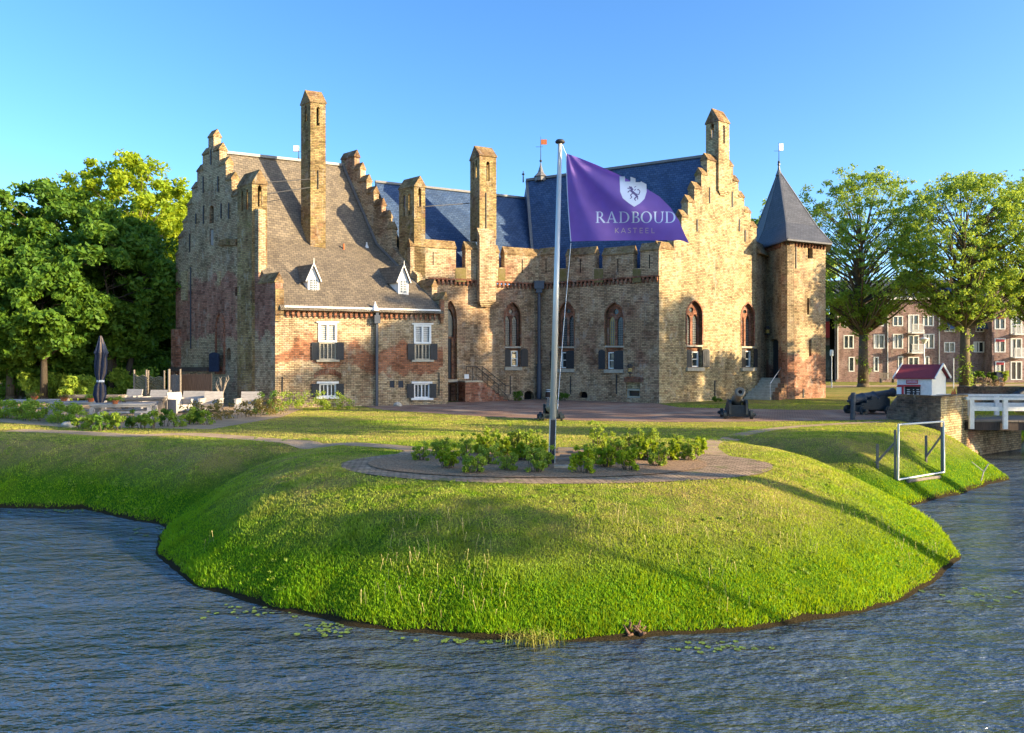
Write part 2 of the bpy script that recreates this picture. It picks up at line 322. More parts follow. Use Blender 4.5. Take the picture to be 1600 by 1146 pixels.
def proto(name, label, cat, group=None):     # built round the origin, then placed
    o = thing(name, label, cat, (0, 0, 0), group); return o
def tag(o, label, cat=None, group=None, kind=None):
    if label: o['label'] = label
    if cat: o['category'] = cat
    if group: o['group'] = group
    if kind: o['kind'] = kind
    return o
def struct(o): o['kind'] = 'structure'; return o
def copy_tree(o, parent=None):
    c = o.copy(); COL.objects.link(c)
    if parent: c.parent = parent
    for ch in list(o.children): copy_tree(ch, c)
    return c
def place(o, x, y, z=0.0, rz=0.0, sc=1.0):
    o.location = (x, y, z); o.rotation_euler = (0, 0, rz); o.scale = (sc, sc, sc); return o
# ---------------------------------------------------------------- wall frames: a plan line, addressed by picture columns and rows of the survey photo
class Wall:
    def __init__(s, P0, P1):
        s.p = Vector(P0[:2]); s.q = Vector(P1[:2]); s.d = (s.q-s.p).normalized(); s.L = (s.q-s.p).length
        s.n = Vector((s.d.y, -s.d.x))
        if s.n.dot(-s.p) < 0: s.n = -s.n
    def u(s, px):
        k = (px-CX)/F; return (k*s.p.y-s.p.x)/(s.d.x-k*s.d.y)
    def uz(s, px, py):
        u = s.u(px); Y = s.p.y+s.d.y*u; return u, EYE-(py-HZ)*Y/F
    def P(s, u, z, d=0.0):
        v = s.p+s.d*u+s.n*d; return Vector((v.x, v.y, z))
    def pt(s, px, py, d=0.0): u, z = s.uz(px, py); return s.P(u, z, d)
    def shift(s, d): w = Wall(s.p+s.n*d, s.q+s.n*d); return w
def panel(mb, w, outline, holes, d0, d1, raw=False):
    loops = [outline]+list(holes or [])
    if not raw: loops = [[w.uz(*p) for p in L] for L in loops]
    tris = tessellate_polygon([[Vector((u, z, 0)) for u, z in L] for L in loops])
    flat = [p for L in loops for p in L]; n = len(flat)
    vs = [w.P(u, z, d1) for u, z in flat]+[w.P(u, z, d0) for u, z in flat]
    fs = [t for t in tris]+[tuple(i+n for i in t[::-1]) for t in tris]; k = 0
    for L in loops:
        m = len(L)
        for i in range(m): a, b = k+i, k+(i+1) % m; fs.append((a, b, b+n, a+n))
        k += m
    mb.add(vs, fs); return mb
def rect(x0, x1, y0, y1): return [(x0, y1), (x1, y1), (x1, y0), (x0, y0)]
def wbox(mb, w, x0, x1, y0, y1, d0, d1): return panel(mb, w, rect(x0, x1, y0, y1), None, d0, d1)
def ubox(mb, w, u0, u1, z0, z1, d0, d1): return panel(mb, w, [(u0, z0), (u1, z0), (u1, z1), (u0, z1)], None, d0, d1, True)
def arch(x0, x1, ytop, yspr, ybot, pointed=True, n=7):
    m = (x0+x1)/2; hw = (x1-x0)/2; H = yspr-ytop; pts = [(x0, ybot), (x1, ybot)]
    if pointed:
        A = PI/3
        for i in range(n+1):
            t = A*i/n; pts.append((x0+2*hw*math.cos(t), yspr-H*math.sin(t)/math.sin(A)))
        for i in range(n-1, -1, -1):
            t = A*i/n; pts.append((x1-2*hw*math.cos(t), yspr-H*math.sin(t)/math.sin(A)))
    else:
        for i in range(2*n+1):
            t = PI*i/(2*n); pts.append((m+hw*math.cos(t), yspr-H*math.sin(t)))
    return pts
def shrink(poly, f):
    cx = sum(p[0] for p in poly)/len(poly); cy = sum(p[1] for p in poly)/len(poly); return [(cx+(x-cx)*f, cy+(y-cy)*f) for x, y in poly]
# ================================================================ THE CASTLE
castle = thing('castle', 'medieval brick castle with stepped gables, tall chimneys, slate roofs and a pointed corner tower', 'castle', (0, 45, 0))
FW = Wall(pl(430, 38.9), pl(692, 42.3))
LG = Wall(pl(430, 38.9), pl(275, 46.0))
G2 = Wall(pl(692, 42.3), pl(535, 48.2))
BW = Wall(pl(640, 44.0), pl(842, 47.9))
AW = Wall(pl(842, 47.9), pl(1030, 43.2))
G3 = Wall(pl(1030, 43.2), pl(1182, 49.0))
def yz(w, px, z):      # picture row of height z at column px on a wall
    u = w.u(px); Y = w.p.y+w.d.y*u; return HZ+(EYE-z)*F/Y
def low(w, px, z=-0.35): return (px, yz(w, px, z))
def saddle(mb, w, a, b, z, h, d0, d1, ov=0.05, raw=False, solo=True):
    if solo: mb = MB()
    ua, ub = (a, b) if raw else (w.u(a), w.u(b))
    if ua > ub: ua, ub = ub, ua
    m = (d0+d1)/2; p = lambda u, zz, d: w.P(u, zz, d)
    ua -= ov*.5; ub += ov*.5
    vs = [p(ua, z, d0-ov), p(ua, z, d1+ov), p(ua, z+h, m), p(ub, z, d0-ov), p(ub, z, d1+ov), p(ub, z+h, m)]
    vs += [p(ua, z-.07, d0-ov), p(ua, z-.07, d1+ov), p(ub, z-.07, d0-ov), p(ub, z-.07, d1+ov)]
    mb.add(vs, [(0, 1, 2), (3, 5, 4), (1, 4, 5, 2), (0, 2, 5, 3), (6, 8, 9, 7), (1, 7, 9, 4), (0, 3, 8, 6), (0, 6, 7, 1), (3, 4, 9, 8)])
    if solo: mb.build('coping', 'coping', castle)
def anchor(w, px, y0, y1, d=0.05):
    mb = MB(); wbox(mb, w, px-.55, px+.55, y0, y1, 0.005, d); mb.build('wall_anchor', 'iron', castle)
def win_frame(mb, w, x0, x1, y0, y1, d0, d1, t=0.07, mull=1, trans=0):
    (u0, z1), (u1, z0) = w.uz(x0, y0), w.uz(x1, y1); u0, u1 = min(u0, u1), max(u0, u1)
    ubox(mb, w, u0, u1, z0, z0+t, d0, d1); ubox(mb, w, u0, u1, z1-t, z1, d0, d1)
    ubox(mb, w, u0, u0+t, z0+t, z1-t, d0, d1); ubox(mb, w, u1-t, u1, z0+t, z1-t, d0, d1)
    for k in range(mull):
        c = u0+(u1-u0)*(k+1)/(mull+1); ubox(mb, w, c-t*.5, c+t*.5, z0+t, z1-t, d0, d1-.01)
    for k in range(trans):
        c = z0+(z1-z0)*(k+1)/(trans+1); ubox(mb, w, u0+t, u1-t, c-t*.35, c+t*.35, d0, d1-.02)
    return u0, u1, z0, z1
def lattice(mb, w, u0, u1, z0, z1, d, nu, nz, t=0.011):
    for k in range(1, nu):
        c = u0+(u1-u0)*k/nu; ubox(mb, w, c-t, c+t, z0, z1, d, d+.02)
    for k in range(1, nz):
        c = z0+(z1-z0)*k/nz; ubox(mb, w, u0, u1, c-t, c+t, d+.003, d+.017)
# ---- left gable wall
lslits = [(306.5, 334, 350), (318.5, 325, 350), (341, 276, 300), (346, 318, 342), (358, 318, 342), (318, 276, 302), (330, 234, 258), (300, 324, 350), (297, 370, 394)]
Lout = [low(LG, 430), low(LG, 275), (274.5, 398), (279, 398), (279, 370), (286, 370), (286, 346), (293, 346), (293, 319), (300, 319), (300, 293), (308, 293), (308, 266), (316.5, 266), (316.5, 240), (325.5, 240), (325.5, 213),
        (334, 213), (334, 234), (343, 234), (343, 256), (353, 256), (353, 280), (362, 280), (362, 305), (371, 305), (371, 327), (404, 327), (404, 441), (430, 441)]
Lh = [arch(327.5, 334, 321, 326, 349, True), rect(327.5, 333.5, 358, 384), arch(384, 397, 1, 1, 1)[:0]]
Lh = [h for h in Lh if h] + [rect(346.5, 352.5, 466, 480)[:0] or rect(367, 372, 449, 463), arch(354.5, 360.5, 544, 550, 563, False)]
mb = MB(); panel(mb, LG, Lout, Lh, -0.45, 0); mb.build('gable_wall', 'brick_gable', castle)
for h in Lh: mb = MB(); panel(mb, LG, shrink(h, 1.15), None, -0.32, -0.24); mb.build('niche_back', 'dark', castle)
mb = MB()
for a, b, y in [(274.5, 279, 398), (279, 286, 370), (286, 293, 346), (293, 300, 319), (300, 308, 293), (308, 316.5, 266), (316.5, 325.5, 240), (325.5, 334, 213), (334, 343, 234), (343, 353, 256), (353, 362, 280), (362, 371, 305), (404, 430, 441)]:
    u, z = LG.uz(b if b < 330 else a, y); saddle(mb, LG, a, b, LG.uz((a+b)/2, y)[1], 0.42 if y < 430 else .5, -0.45, 0)
for px, y0, y1 in lslits[:7] + [(297, 366, 394)]:
    if (px, y0) != (318.5, 325): anchor(LG, px, y0, y1)
anchor(LG, 318.5, 322, 350)
mb = MB()   # wooden louvre in the hatch
for k in range(4): wbox(mb, LG, 328.0+k*1.4, 328.9+k*1.4, 359, 383, -0.2, -0.06)
mb.build('hatch_slats', 'timber_pale', castle)
# shallow relieving arch, blocked window and bottom plinth on the gable wall
mb = MB(); wbox(mb, LG, 284, 294, 424, 470, 0, 0.05); mb.build('blocked_window', 'brick_pale', castle); mb = MB(); wbox(mb, LG, 340.5, 344.5, 424, 446, 0, 0.05); mb.build('blocked_window', 'brick_pale', castle)
mb = MB(); panel(mb, LG, [(343, 384), (346, 376), (356, 373), (371, 374), (371, 384)], None, 0, 0.13); mb.build('brick_ledge', 'coping', castle)
mb = MB(); ring = arch(338, 352, 486, 512, 585, True); panel(mb, LG, ring, [shrink(ring, .84)], 0, 0.10); mb.build('blocked_arch', 'brick_red', castle)
mb = MB(); wbox(mb, LG, 276, 283, 515, 620, 0, 0.35); mb.build('corner_pier', 'brick_red', castle)
mb = MB(); wbox(mb, LG, 298, 299, 418, 545, 0.005, 0.05); mb.build('groove_strip', 'pipe', castle)  # raised dark strip standing in for a cracked groove in the brick
mb = MB(); wbox(mb, LG, 277, 336, 574, 580, 0.36, 0.5); mb.build('timber_beam', 'timber_dark', castle)
# ---- wing front wall
cells = []
hol = []
for (a, b) in ((499, 525), (648, 672)):
    hol.append(rect(a, b, 505 if a < 600 else 508, 562.5))
hol += [rect(499, 525, 600, 620), rect(647, 671, 600, 622), rect(609, 616.5, 595, 606), rect(622.5, 630.5, 595, 606)]
mb = MB(); panel(mb, FW, [low(FW, 430), low(FW, 692), (692, yz(FW, 692, 5.25)), (430, yz(FW, 430, 5.25))], hol, -0.5, 0); mb.build('wing_front_wall', 'brick_wing', castle)
mb = MB(); ubox(mb, FW, .3, FW.L-.1, 0.1, 5.2, -1.35, -1.25); mb.build('interior_partition', 'dark', castle)
mb = MB(); wbox(mb, FW, 609, 616.5, 595, 606, -.2, -.1); wbox(mb, FW, 622.5, 630.5, 595, 606, -.2, -.1)
for x0 in (609, 622.5):
    for k in range(1, 5): wbox(mb, FW, x0+k*1.55-.25, x0+k*1.55+.25, 595, 606, -.1, -.06)
mb.build('vent_grille', 'pipe', castle)
def shutter(w, x0, x1, y0, y1, d0, d1, parent, arched=False, mat='shutter'):
    mb = MB(); o = arch(x0, x1, y0-2.2, y0+1.4, y1, False, 4) if arched else rect(x0, x1, y0, y1)
    panel(mb, w, o, None, d0, d1)
    for k in (0.16, 0.8):   # iron straps
        y = y0+(y1-y0)*k+ (1 if arched else 0); wbox(mb, w, x0+.4, x1-.4, y, y+1.1, d1+.002, d1+.02)
    n = 3
    for k in range(1, n+1):
        x = x0+(x1-x0)*k/(n+1); wbox(mb, w, x-.18, x+.18, y0+1, y1-1, d1, d1+.012)
    return mb.build('shutter', mat, parent)
def wing_window(x0, x1, ya, yb, yc, s0, s1, top=True, bars=8):
    mb = MB()
    if top:
        u0, u1, z0, z1 = win_frame(mb, FW, x0-1.5, x1+1.5, ya, yb, -.12, .05, .11, 1)
        wbox(mb, FW, x0-4.5, x1+4.5, ya-2.2, ya, -.05, .10)
        w_ = mb.build('cross_window', 'white', castle)
        g = MB(); h = (u0+u1)/2
        for a, b in ((u0+.11, h-.055), (h+.055, u1-.11)): lattice(g, FW, a, b, z0+.11, z1-.11, -.07, 5, bars, .012)
        g.build('glazing_bars', 'white_worn', w_)
    else:
        wbox(mb, FW, x0-4, x1+4, yb-3.6, yb-.4, .0, .09); w_ = mb.build('basement_window', 'white_worn', castle)
    g = MB(); wbox(g, FW, x0-.5, x1+.5, ya, yc+.5, -.22, -.18); g.build('glass', 'glass', w_)
    mb = MB(); u0, u1, z0, z1 = win_frame(mb, FW, x0, x1, yb, yc, -.14, -.01, .07, 1)
    for k in (.27, .73): c = u0+(u1-u0)*k; ubox(mb, FW, c-.02, c+.02, z0+.07, z1-.07, -.14, -.04)
    mb.build('frame', 'stone' if top else 'white_worn', w_)
    g = MB(); h = (u0+u1)/2; lattice(g, FW, u0+.07, h-.04, z0+.07, z1-.07, -.13, 5, bars, .009); lattice(g, FW, h+.04, u1-.07, z0+.07, z1-.07, -.13, 5, bars, .009)
    g.build('glazing_bars', 'lead', w_)
    mb = MB(); wbox(mb, FW, x0-5, x1+5, yc, yc+3.2, 0.0, .16); mb.build('sill', 'stone' if top else 'white_worn', w_)
    shutter(FW, s0[0], s0[1], yb, yc, .03, .08, w_); shutter(FW, s1[0], s1[1], yb, yc, .03, .08, w_)
wing_window(499, 525, 504.5, 535.5, 562.5, (487, 498.5), (525.5, 537))
wing_window(648, 672, 507.5, 537.5, 562.5, (637, 647.5), (672.5, 683))
wing_window(499, 525, 600, 600, 620, (487, 498.5), (525.5, 537), False, 5)
wing_window(647, 671, 600, 600, 622, (636, 646.5), (671.5, 681.5), False, 5)
# soldier-course arches over the basement windows
for xm, hw, yt in ((512, 20, 576), (662, 0, 0)):
    if hw:
        mb = MB()
        for k in range(17):
            t = -1+2*k/16; x = xm+t*hw; y = yt+t*t*7
            wbox(mb, FW, x-.8, x+.8, y, y+9, 0.0, 0.03)
        mb.build('relieving_arch', 'brick_red', castle)
def frieze(w, x0, x1, ya, yb, name='frieze', step=0.27, d=0.13, mat='brick_red'):
    """corbel table: little brick brackets under a string course"""
    mb = MB(); (u0, z0), (u1, z1) = w.uz(x0, ya), w.uz(x1, yb); n = int(abs(u1-u0)/step)
    h = 0.24
    for k in range(n):
        u = u0+(u1-u0)*(k+.5)/n; z = z0+(z1-z0)*(k+.5)/n
        ubox(mb, w, u-.065, u+.065, z-h, z, 0.0, d)
        ubox(mb, w, u-.045, u+.045, z-h-.08, z-h, 0.0, d*.5)
    panel(mb, w, [(min(u0, u1), z0 if u0 < u1 else z1), (max(u0, u1), z1 if u0 < u1 else z0), (max(u0, u1), (z1 if u0 < u1 else z0)+.10), (min(u0, u1), (z0 if u0 < u1 else z1)+.10)], None, 0.0, d+.03, True)
    return mb.build(name, mat, castle)
zg = FW.uz(560, 489)[1]
frieze(FW, 445, 690, yz(FW, 445, zg), yz(FW, 690, zg))
mb = MB(); ubox(mb, FW, FW.u(444), FW.u(686), zg+.10, zg+.27, .12, .34); mb.build('gutter', 'white', castle)
mb = MB(); wbox(mb, FW, 586.3, 590, 505, 638, .06, .20); mb.build('downpipe', 'pipe', castle)
mb = MB(); wbox(mb, FW, 583.5, 592.5, 493, 506, .04, .32); wbox(mb, FW, 586, 590.5, 489, 493, .1, .26); mb.build('rain_hopper', 'pipe', castle)
anchor(FW, 441.5, 589, 612); anchor(FW, 686, 583, 618); 
# ---- roof of the wing
EZ = zg+.18; BRZ = 9.5; RZ = 14.6
def P2(w, u): return w.p+w.d*u
uL, uG = 3.76, 5.0; rL, rG = 6.08, 8.05
eL = FW.P(.25, EZ, .34); eR = FW.P(FW.L-.05, EZ, .34)
bL = Vector((*P2(LG, uL), BRZ)); bR = G2.pt(590, 384); pL = Vector((*P2(LG, rL), RZ)); pR = G2.pt(537, 260)
LEN = (pR-pL).normalized(); sft = Vector((FW.d.x, FW.d.y, 0))*.35
bLs = bL+sft; pLs = pL+sft
kL = Vector((*P2(LG, 11.0), 9.2))+sft; kR = Vector((*P2(G2, 13.0), 9.2))
def slab(mb, a, b, c, d, t=0.14, n=6):   # quad a,b (low) c,d (high) split so a twisted slope stays smooth
    for k in range(n):
        f0, f1 = k/n, (k+1)/n
        q = [a.lerp(b, f0), a.lerp(b, f1), d.lerp(c, f1), d.lerp(c, f0)]; dn = Vector((0, 0, -t))
        mb.add(q+[v+dn for v in q], [(0, 1, 2, 3), (7, 6, 5, 4)]+([(0, 3, 7, 4)] if k == 0 else [])+([(1, 5, 6, 2)] if k == n-1 else [])+[(0, 4, 5, 1), (3, 2, 6, 7)])
mb = MB(); slab(mb, eL, eR, bR, bLs); slab(mb, bLs, bR, pR, pLs); slab(mb, kR, kL, pLs, pR); ro = mb.build('wing_roof', 'slate', castle)
mb = MB(); mb.beam(pLs+Vector((0, 0, .06)), pR+Vector((0, 0, .06)), .26, .16); mb.build('ridge_capping', 'lead', ro)
mb = MB()
off = Vector((G2.n.x, G2.n.y, 0))*.08+Vector((0, 0, .10))
mb.beam(pR+off, bR+off, .16, .08); mb.beam(bR+off, G2.P(.4, EZ+.35, .08), .16, .08); mb.build('lead_flashing', 'lead', ro)
def plane_hit(px, py, a, b, c):
    n = (b-a).cross(c-a); o = Vector((0, 0, EYE)); d = Vector(((px-CX)/F, 1, -(py-HZ)/F)); return o+d*((a-o).dot(n)/d.dot(n))
# back wall of the wing, so that the building is closed
BK = Wall((kL.x, kL.y), (kR.x, kR.y)); mb = MB(); ubox(mb, BK, 0, BK.L, -.3, 9.3, -.4, 0); mb.build('back_wall', 'brick', castle)
# ---- second stepped gable
Gout = [low(G2, 692), (535, 600), (533, 246), (554, 246), (554, 264), (563, 264), (563, 283), (573, 283), (573, 301), (584, 301), (584, 320), (595, 320), (595, 339), (605, 339), (605, 357), (612, 357), (612, 385), (640, 418), (652, 430), (652, 448), (675, 448), (675, 468), (692, 468)]
mb = MB(); panel(mb, G2, Gout, None, -0.42, 0); mb.build('gable_wall', 'brick', castle)
mb = MB()
for a, b, y in [(533, 554, 246), (554, 563, 264), (563, 573, 283), (573, 584, 301), (584, 595, 320), (595, 605, 339), (605, 612, 357), (652, 675, 448), (675, 692, 468)]:
    saddle(mb, G2, a, b, G2.uz((a+b)/2, y)[1], 0.42, -0.42, 0)
mb = MB(); wbox(mb, FW, 686, 692, 469, 498, 0, .28); wbox(mb, FW, 687.5, 692, 498, 506, 0, .16); mb.build('corner_corbel', 'brick_orange', castle)
mb = MB(); wbox(mb, FW, 430, 443, 452, 492, 0, .22); wbox(mb, FW, 430, 439, 492, 502, 0, .13); mb.build('corner_corbel', 'brick_moss', castle)
# ---- chimneys
def mpanel(mb, w, L, z0, z1, slots, t, inward, m0, m1):
    d0, d1 = (-t, 0) if inward < 0 else (0, t)
    loops = [[(0, z0), (L, z0), (L, z1), (0, z1)]]+[[(a, c), (b, c), (b, e-.12), ((a+b)/2, e), (a, e-.12)] for a, b, c, e in slots]
    tris = tessellate_polygon([[Vector((u, z, 0)) for u, z in lp] for lp in loops]); flat = [p for lp in loops for p in lp]; n = len(flat)
    inner = lambda u: m0 if u < 1e-6 else (L-m1 if u > L-1e-6 else u)
    out_d, in_d = (0, -t) if inward < 0 else (0, t)
    vs = [w.P(u, z, out_d) for u, z in flat]+[w.P(inner(u), z, in_d) for u, z in flat]
    fs = list(tris)+[tuple(i+n for i in t_[::-1]) for t_ in tris]; k = 0
    for lp in loops:
        m = len(lp)
        for i in range(m): a, b = k+i, k+(i+1) % m; fs.append((a, b, b+n, a+n))
        k += m
    mb.add(vs, fs)
def chimney(K, A, wA, B, wB, z0, zs, za, ridge, sA, sB, mat='brick_moss', capmat='coping'):
    K = Vector(K[:2]); A = Vector(A[:2]).normalized(); B = Vector(B[:2]).normalized(); th = math.acos(max(-1, min(1, A.dot(B)))); t = .14
    mK, mE = t/math.tan(th/2), t/math.tan((PI-th)/2)
    zc = min([s[2] for s in sA+sB]+[zs])-.4
    mb = MB(); c = [K, K+B*wB, K+B*wB+A*wA, K+A*wA]
    mb.hexa([(*p, z0) for p in c]+[(*p, zc) for p in c])
    mid = (c[0]+c[2])/2
    def fw(p, q):
        w = Wall(p, q); outw = w.n.dot(((p+q)/2)-mid) > 0; return w, (-1 if outw else 1)
    w, i = fw(c[0], c[3]); mpanel(mb, w, wA, zc, zs, sA, t, i, mK, mE)
    w, i = fw(c[1], c[2]); mpanel(mb, w, wA, zc, zs, sA, t, i, mE, mK)
    w, i = fw(c[0], c[1]); mpanel(mb, w, wB, zc, zs, sB, t, i, mK, mE)
    w, i = fw(c[3], c[2]); mpanel(mb, w, wB, zc, zs, sB, t, i, mE, mK)
    o = mb.build('chimney', mat, castle)
    e = .05; c = [p+(p-mid).normalized()*e*1.4 for p in c]; mb = MB(); b0 = [Vector((*p, zs+.0)) for p in c]; b1 = [Vector((*p, zs+.07)) for p in c]
    if ridge == 'A': r0, r1 = (b1[0]+b1[1])/2, (b1[3]+b1[2])/2; r0.z = r1.z = za; fs = [(4, 5, 8), (7, 9, 6), (4, 8, 9, 7), (5, 6, 9, 8)]
    else: r0, r1 = (b1[0]+b1[3])/2, (b1[1]+b1[2])/2; r0.z = r1.z = za; fs = [(4, 8, 7), (5, 6, 9), (4, 5, 9, 8), (7, 8, 9, 6)]
    mb.add(b0+b1+[r0, r1], fs+[(0, 3, 2, 1), (0, 1, 5, 4), (1, 2, 6, 5), (2, 3, 7, 6), (3, 0, 4, 7)]); mb.build('chimney_cap', capmat, o)
    return o
def zat(py, Y): return EYE-(py-HZ)*Y/F
def slots(w, L, n, z0, z1, ww=.19):
    return [(L*(k+1)/(n+1)-ww/2, L*(k+1)/(n+1)+ww/2, z0, z1) for k in range(n)]
# at the left gable
K = LG.P(LG.u(397), 0, .12); Yk = K.y
chimney(K, LG.d, LG.u(374)-LG.u(397), FW.d, .78, -.3, zat(287, Yk), zat(264, Yk), 'A', slots(0, LG.u(374)-LG.u(397), 2, zat(326, Yk), zat(293, Yk), .2), slots(0, .78, 1, zat(322, Yk), zat(288, Yk)))
# the tallest, on the wing roof
H1 = plane_hit(485, 392, bLs, bR, pR); Yk = H1.y
c1 = chimney(H1, LG.d, .95, FW.d, .88, H1.z-.9, zat(160, Yk), zat(138, Yk), 'B', slots(0, .95, 1, zat(188, Yk), zat(161, Yk)), slots(0, .88, 1, zat(195, Yk), zat(165, Yk)))
w1 = Wall(H1, H1+Vector((FW.d.x, FW.d.y, 0))); mb = MB(); ubox(mb, w1, -.06, .94, H1.z-.12, H1.z+.05, 0, .12); mb.build('lead_apron', 'lead', c1)
mb = MB(); ubox(mb, w1, .43, .46, zat(295, Yk), zat(265, Yk), .005, .05); mb.build('chimney_anchor', 'iron', c1)
# between wing and curtain wall
K = BW.P(BW.u(646), 0, .14); Yk = K.y; A2 = Vector((-.75, .66))
chimney(K, A2, 1.4, BW.d, .70, 5.5, zat(292, Yk), zat(274, Yk), 'A', slots(0, 1.4, 2, zat(335, Yk), zat(300, Yk), .2), slots(0, .70, 1, zat(322, Yk), zat(292, Yk)))
# on the curtain wall
K = BW.P(BW.u(748), 0, .14); Yk = K.y; A4 = Vector((-BW.d.y, BW.d.x))
c4 = chimney(K, A4, 1.5, BW.d, 1.15, zat(372, Yk), zat(243, Yk), zat(223, Yk), 'B', slots(0, 1.5, 2, zat(275, Yk), zat(246, Yk), .2), slots(0, 1.15, 1, zat(282, Yk), zat(250, Yk), .22))
mb = MB(); wbox(mb, BW, 744, 769, 371, 470, 0.13, .55)
for k in range(4): wbox(mb, BW, 744+k*1.6, 769-k*1.6, 470+k*2.4, 472.4+k*2.4, 0.0, .55-.1*k)
u0, u1 = BW.u(744), BW.u(769); za, zb = BW.uz(756, 372)[1], BW.uz(756, 358)[1]
mb.add([BW.P(u0, za, .55), BW.P(u1, za, .55), BW.P(u1, za, .13), BW.P(u0, za, .13), BW.P(u0, zb, .14), BW.P(u1, zb, .14)], [(0, 1, 5, 4), (0, 4, 3), (1, 2, 5), (3, 4, 5, 2), (0, 3, 2, 1)])
mb.build('chimney_breast', 'brick', castle)
mb = MB(); wbox(mb, BW, 757.5, 758.5, 302, 358, .145, .19); mb.build('chimney_anchor', 'iron', c4)
# on the right gable
K = G3.P(G3.u(1120), 0, .15); Yk = K.y; A3 = Vector((-G3.d.y, G3.d.x)); zb = zat(252, Yk)
c3 = chimney(K, A3, 1.0, G3.d, 1.08, zb, zat(189, Yk), zat(166, Yk), 'B', slots(0, 1.0, 1, zat(212, Yk), zat(188, Yk), .26), slots(0, 1.08, 1, zat(222, Yk), zat(192, Yk), .2), mat='brick_pale')
mb = MB(); ubox(mb, G3, G3.u(1120), G3.u(1120)+1.08, zat(295, Yk), zb, 0.0, .15)
for k in range(3): ubox(mb, G3, G3.u(1120)+.12*k, G3.u(1120)+1.08-.12*k, zat(295, Yk)-.12*(k+1), zat(295, Yk)-.12*k, 0.0, .15-.04*k)
mb.build('chimney_breast', 'brick_pale', castle)
mb = MB()
def tie(p, q): mb.tube(p, q, .025, n=5)
tie(at(418, 285, 40.6), Vector((H1.x, H1.y, zat(280, H1.y)))); tie(at(418, 303, 40.8), Vector((H1.x, H1.y, zat(293, H1.y)))); tie(at(663, 323, 44.2), at(733, 318, 46.6)); mb.build('tie_rod', 'iron', castle)
# ---- courtyard walls
def gothic(w, x0, x1, yap, ysp, ylb, y2, y3, amber=False, swap=False, openx=None, sx=None):
    """two lancets and an oculus in a brick arch, over a small shuttered window"""
    W = x1-x0; f = lambda t: x0+W*t
    hole = arch(x0, x1, yap, ysp, y3+.5, True)
    mb = MB(); cy = (yap+ysp)/2+3; r = W*.14
    l1 = arch(f(.10), f(.43), ysp-1, ysp+8, ylb, True, 4); l2 = arch(f(.57), f(.90), ysp-1, ysp+8, ylb, True, 4)
    oc = [(f(.5)+r*math.cos(t*PI/6), cy+r*1.1*math.sin(t*PI/6)) for t in range(12)]
    lowh = rect(f(.06), f(.94), y2, y3)
    o2 = arch(x0-.8, x1+.8, yap-1, ysp, y3+1, True)
    panel(mb, w, o2, [l1, l2, oc, lowh], -.36, -.24); win = mb.build('gothic_window', 'brick_red', castle)
    # moulded red brick arch round the opening
    mb = MB(); out_ = [(x0+W/2+(x-x0-W/2)*(1+3.0/W*1.1), y-1.6 if y < y3 else y) for x, y in arch(x0, x1, yap, ysp, ylb, True)]
    inn = arch(x0, x1, yap, ysp, ylb+.0, True)
    panel(mb, w, out_[:1]+out_[1:], None, -.0, .0) if False else None
    n = len(out_)
    vs = []; 
    for (a, b) in zip(out_, inn): vs += [w.pt(*a, .03), w.pt(*b, .03), w.pt(*b, -.24), w.pt(*a, .0)]
    fs = []
    for i in range(1, n-0):
        j = (i+1) % n
        fs += [(i*4, j*4, j*4+1, i*4+1), (i*4+1, j*4+1, j*4+2, i*4+2), (i*4, i*4+3, j*4+3, j*4)]
    mb.add(vs, fs); mb.build('arch_moulding', 'brick_orange' if w is not G3 else 'brick_red', win)
    g = MB(); panel(g, w, l2 if amber else l1, None, -.335, -.33); panel(g, w, oc, None, -.335, -.33)
    if not amber: panel(g, w, l2, None, -.335, -.33)
    g.build('glass', 'glass_lead', win)
    if amber: g = MB(); panel(g, w, l1, None, -.335, -.33); g.build('amber_glass', 'glass_amber', win)  # this lancet is amber by its base colour alone
    g = MB()
    for la, lb in ((.10, .43), (.57, .90)):
        ua, ub = sorted((w.u(f(la)), w.u(f(lb)))); z0 = w.uz(f((la+lb)/2), ylb)[1]; z1 = w.uz(f((la+lb)/2), ysp+6)[1]; lattice(g, w, ua, ub, z0, z1, -.325, 3, 11, .012)
    g.build('glazing_bars', 'lead', win)
    mb = MB(); wbox(mb, w, x0-.5, x1+.5, ylb+.6, ylb+3.2, -.24, .02); mb.build('sill', 'stone', win)
    g = MB(); wbox(g, w, f(.0), f(1), y2-.5, y3, -.33, -.3); g.build('pane', 'glass', win)
    mb = MB(); h = .52; a, b = (f(.08), f(h)) if swap else (f(h-.04), f(.92))
    win_frame(mb, w, a, b, y2+.5, y3-.3, -.29, -.2, .07, 0, 1); mb.build('frame', 'white', win)
    a, b = sx if sx else ((f(.42), f(1.02)) if swap else (f(0.0), f(.44))); shutter(w, a, b, y2, y3, -.16, -.10, win, True)
    if openx: shutter(w, openx[0], openx[1], y2-1, y3, .04, .10, win, True)
    mb = MB(); wbox(mb, w, x0-1, x1+1.5, y3+.6, y3+6, .0, .14); mb.build('sill', 'stone', win)
    return hole
base_zB = -.3
hB = []; hA = []; hG = []
hB.append(gothic(BW, 789, 813, 473, 494, 541, 548, 573, openx=(813.5, 824)))
hA.append(gothic(AW, 873, 897, 472, 494, 541, 550, 576, swap=True, openx=(861, 871)))
hA.append(gothic(AW, 946, 974, 473, 495, 540, 550, 577, amber=True, swap=True, openx=(936, 946)))
hG.append(gothic(G3, 1073, 1097, 470, 492, 539, 549, 574, openx=(1096.5, 1107)))
hG.append(gothic(G3, 1159, 1178, 474, 494, 541, 548, 574, openx=(1176.5, 1182)))
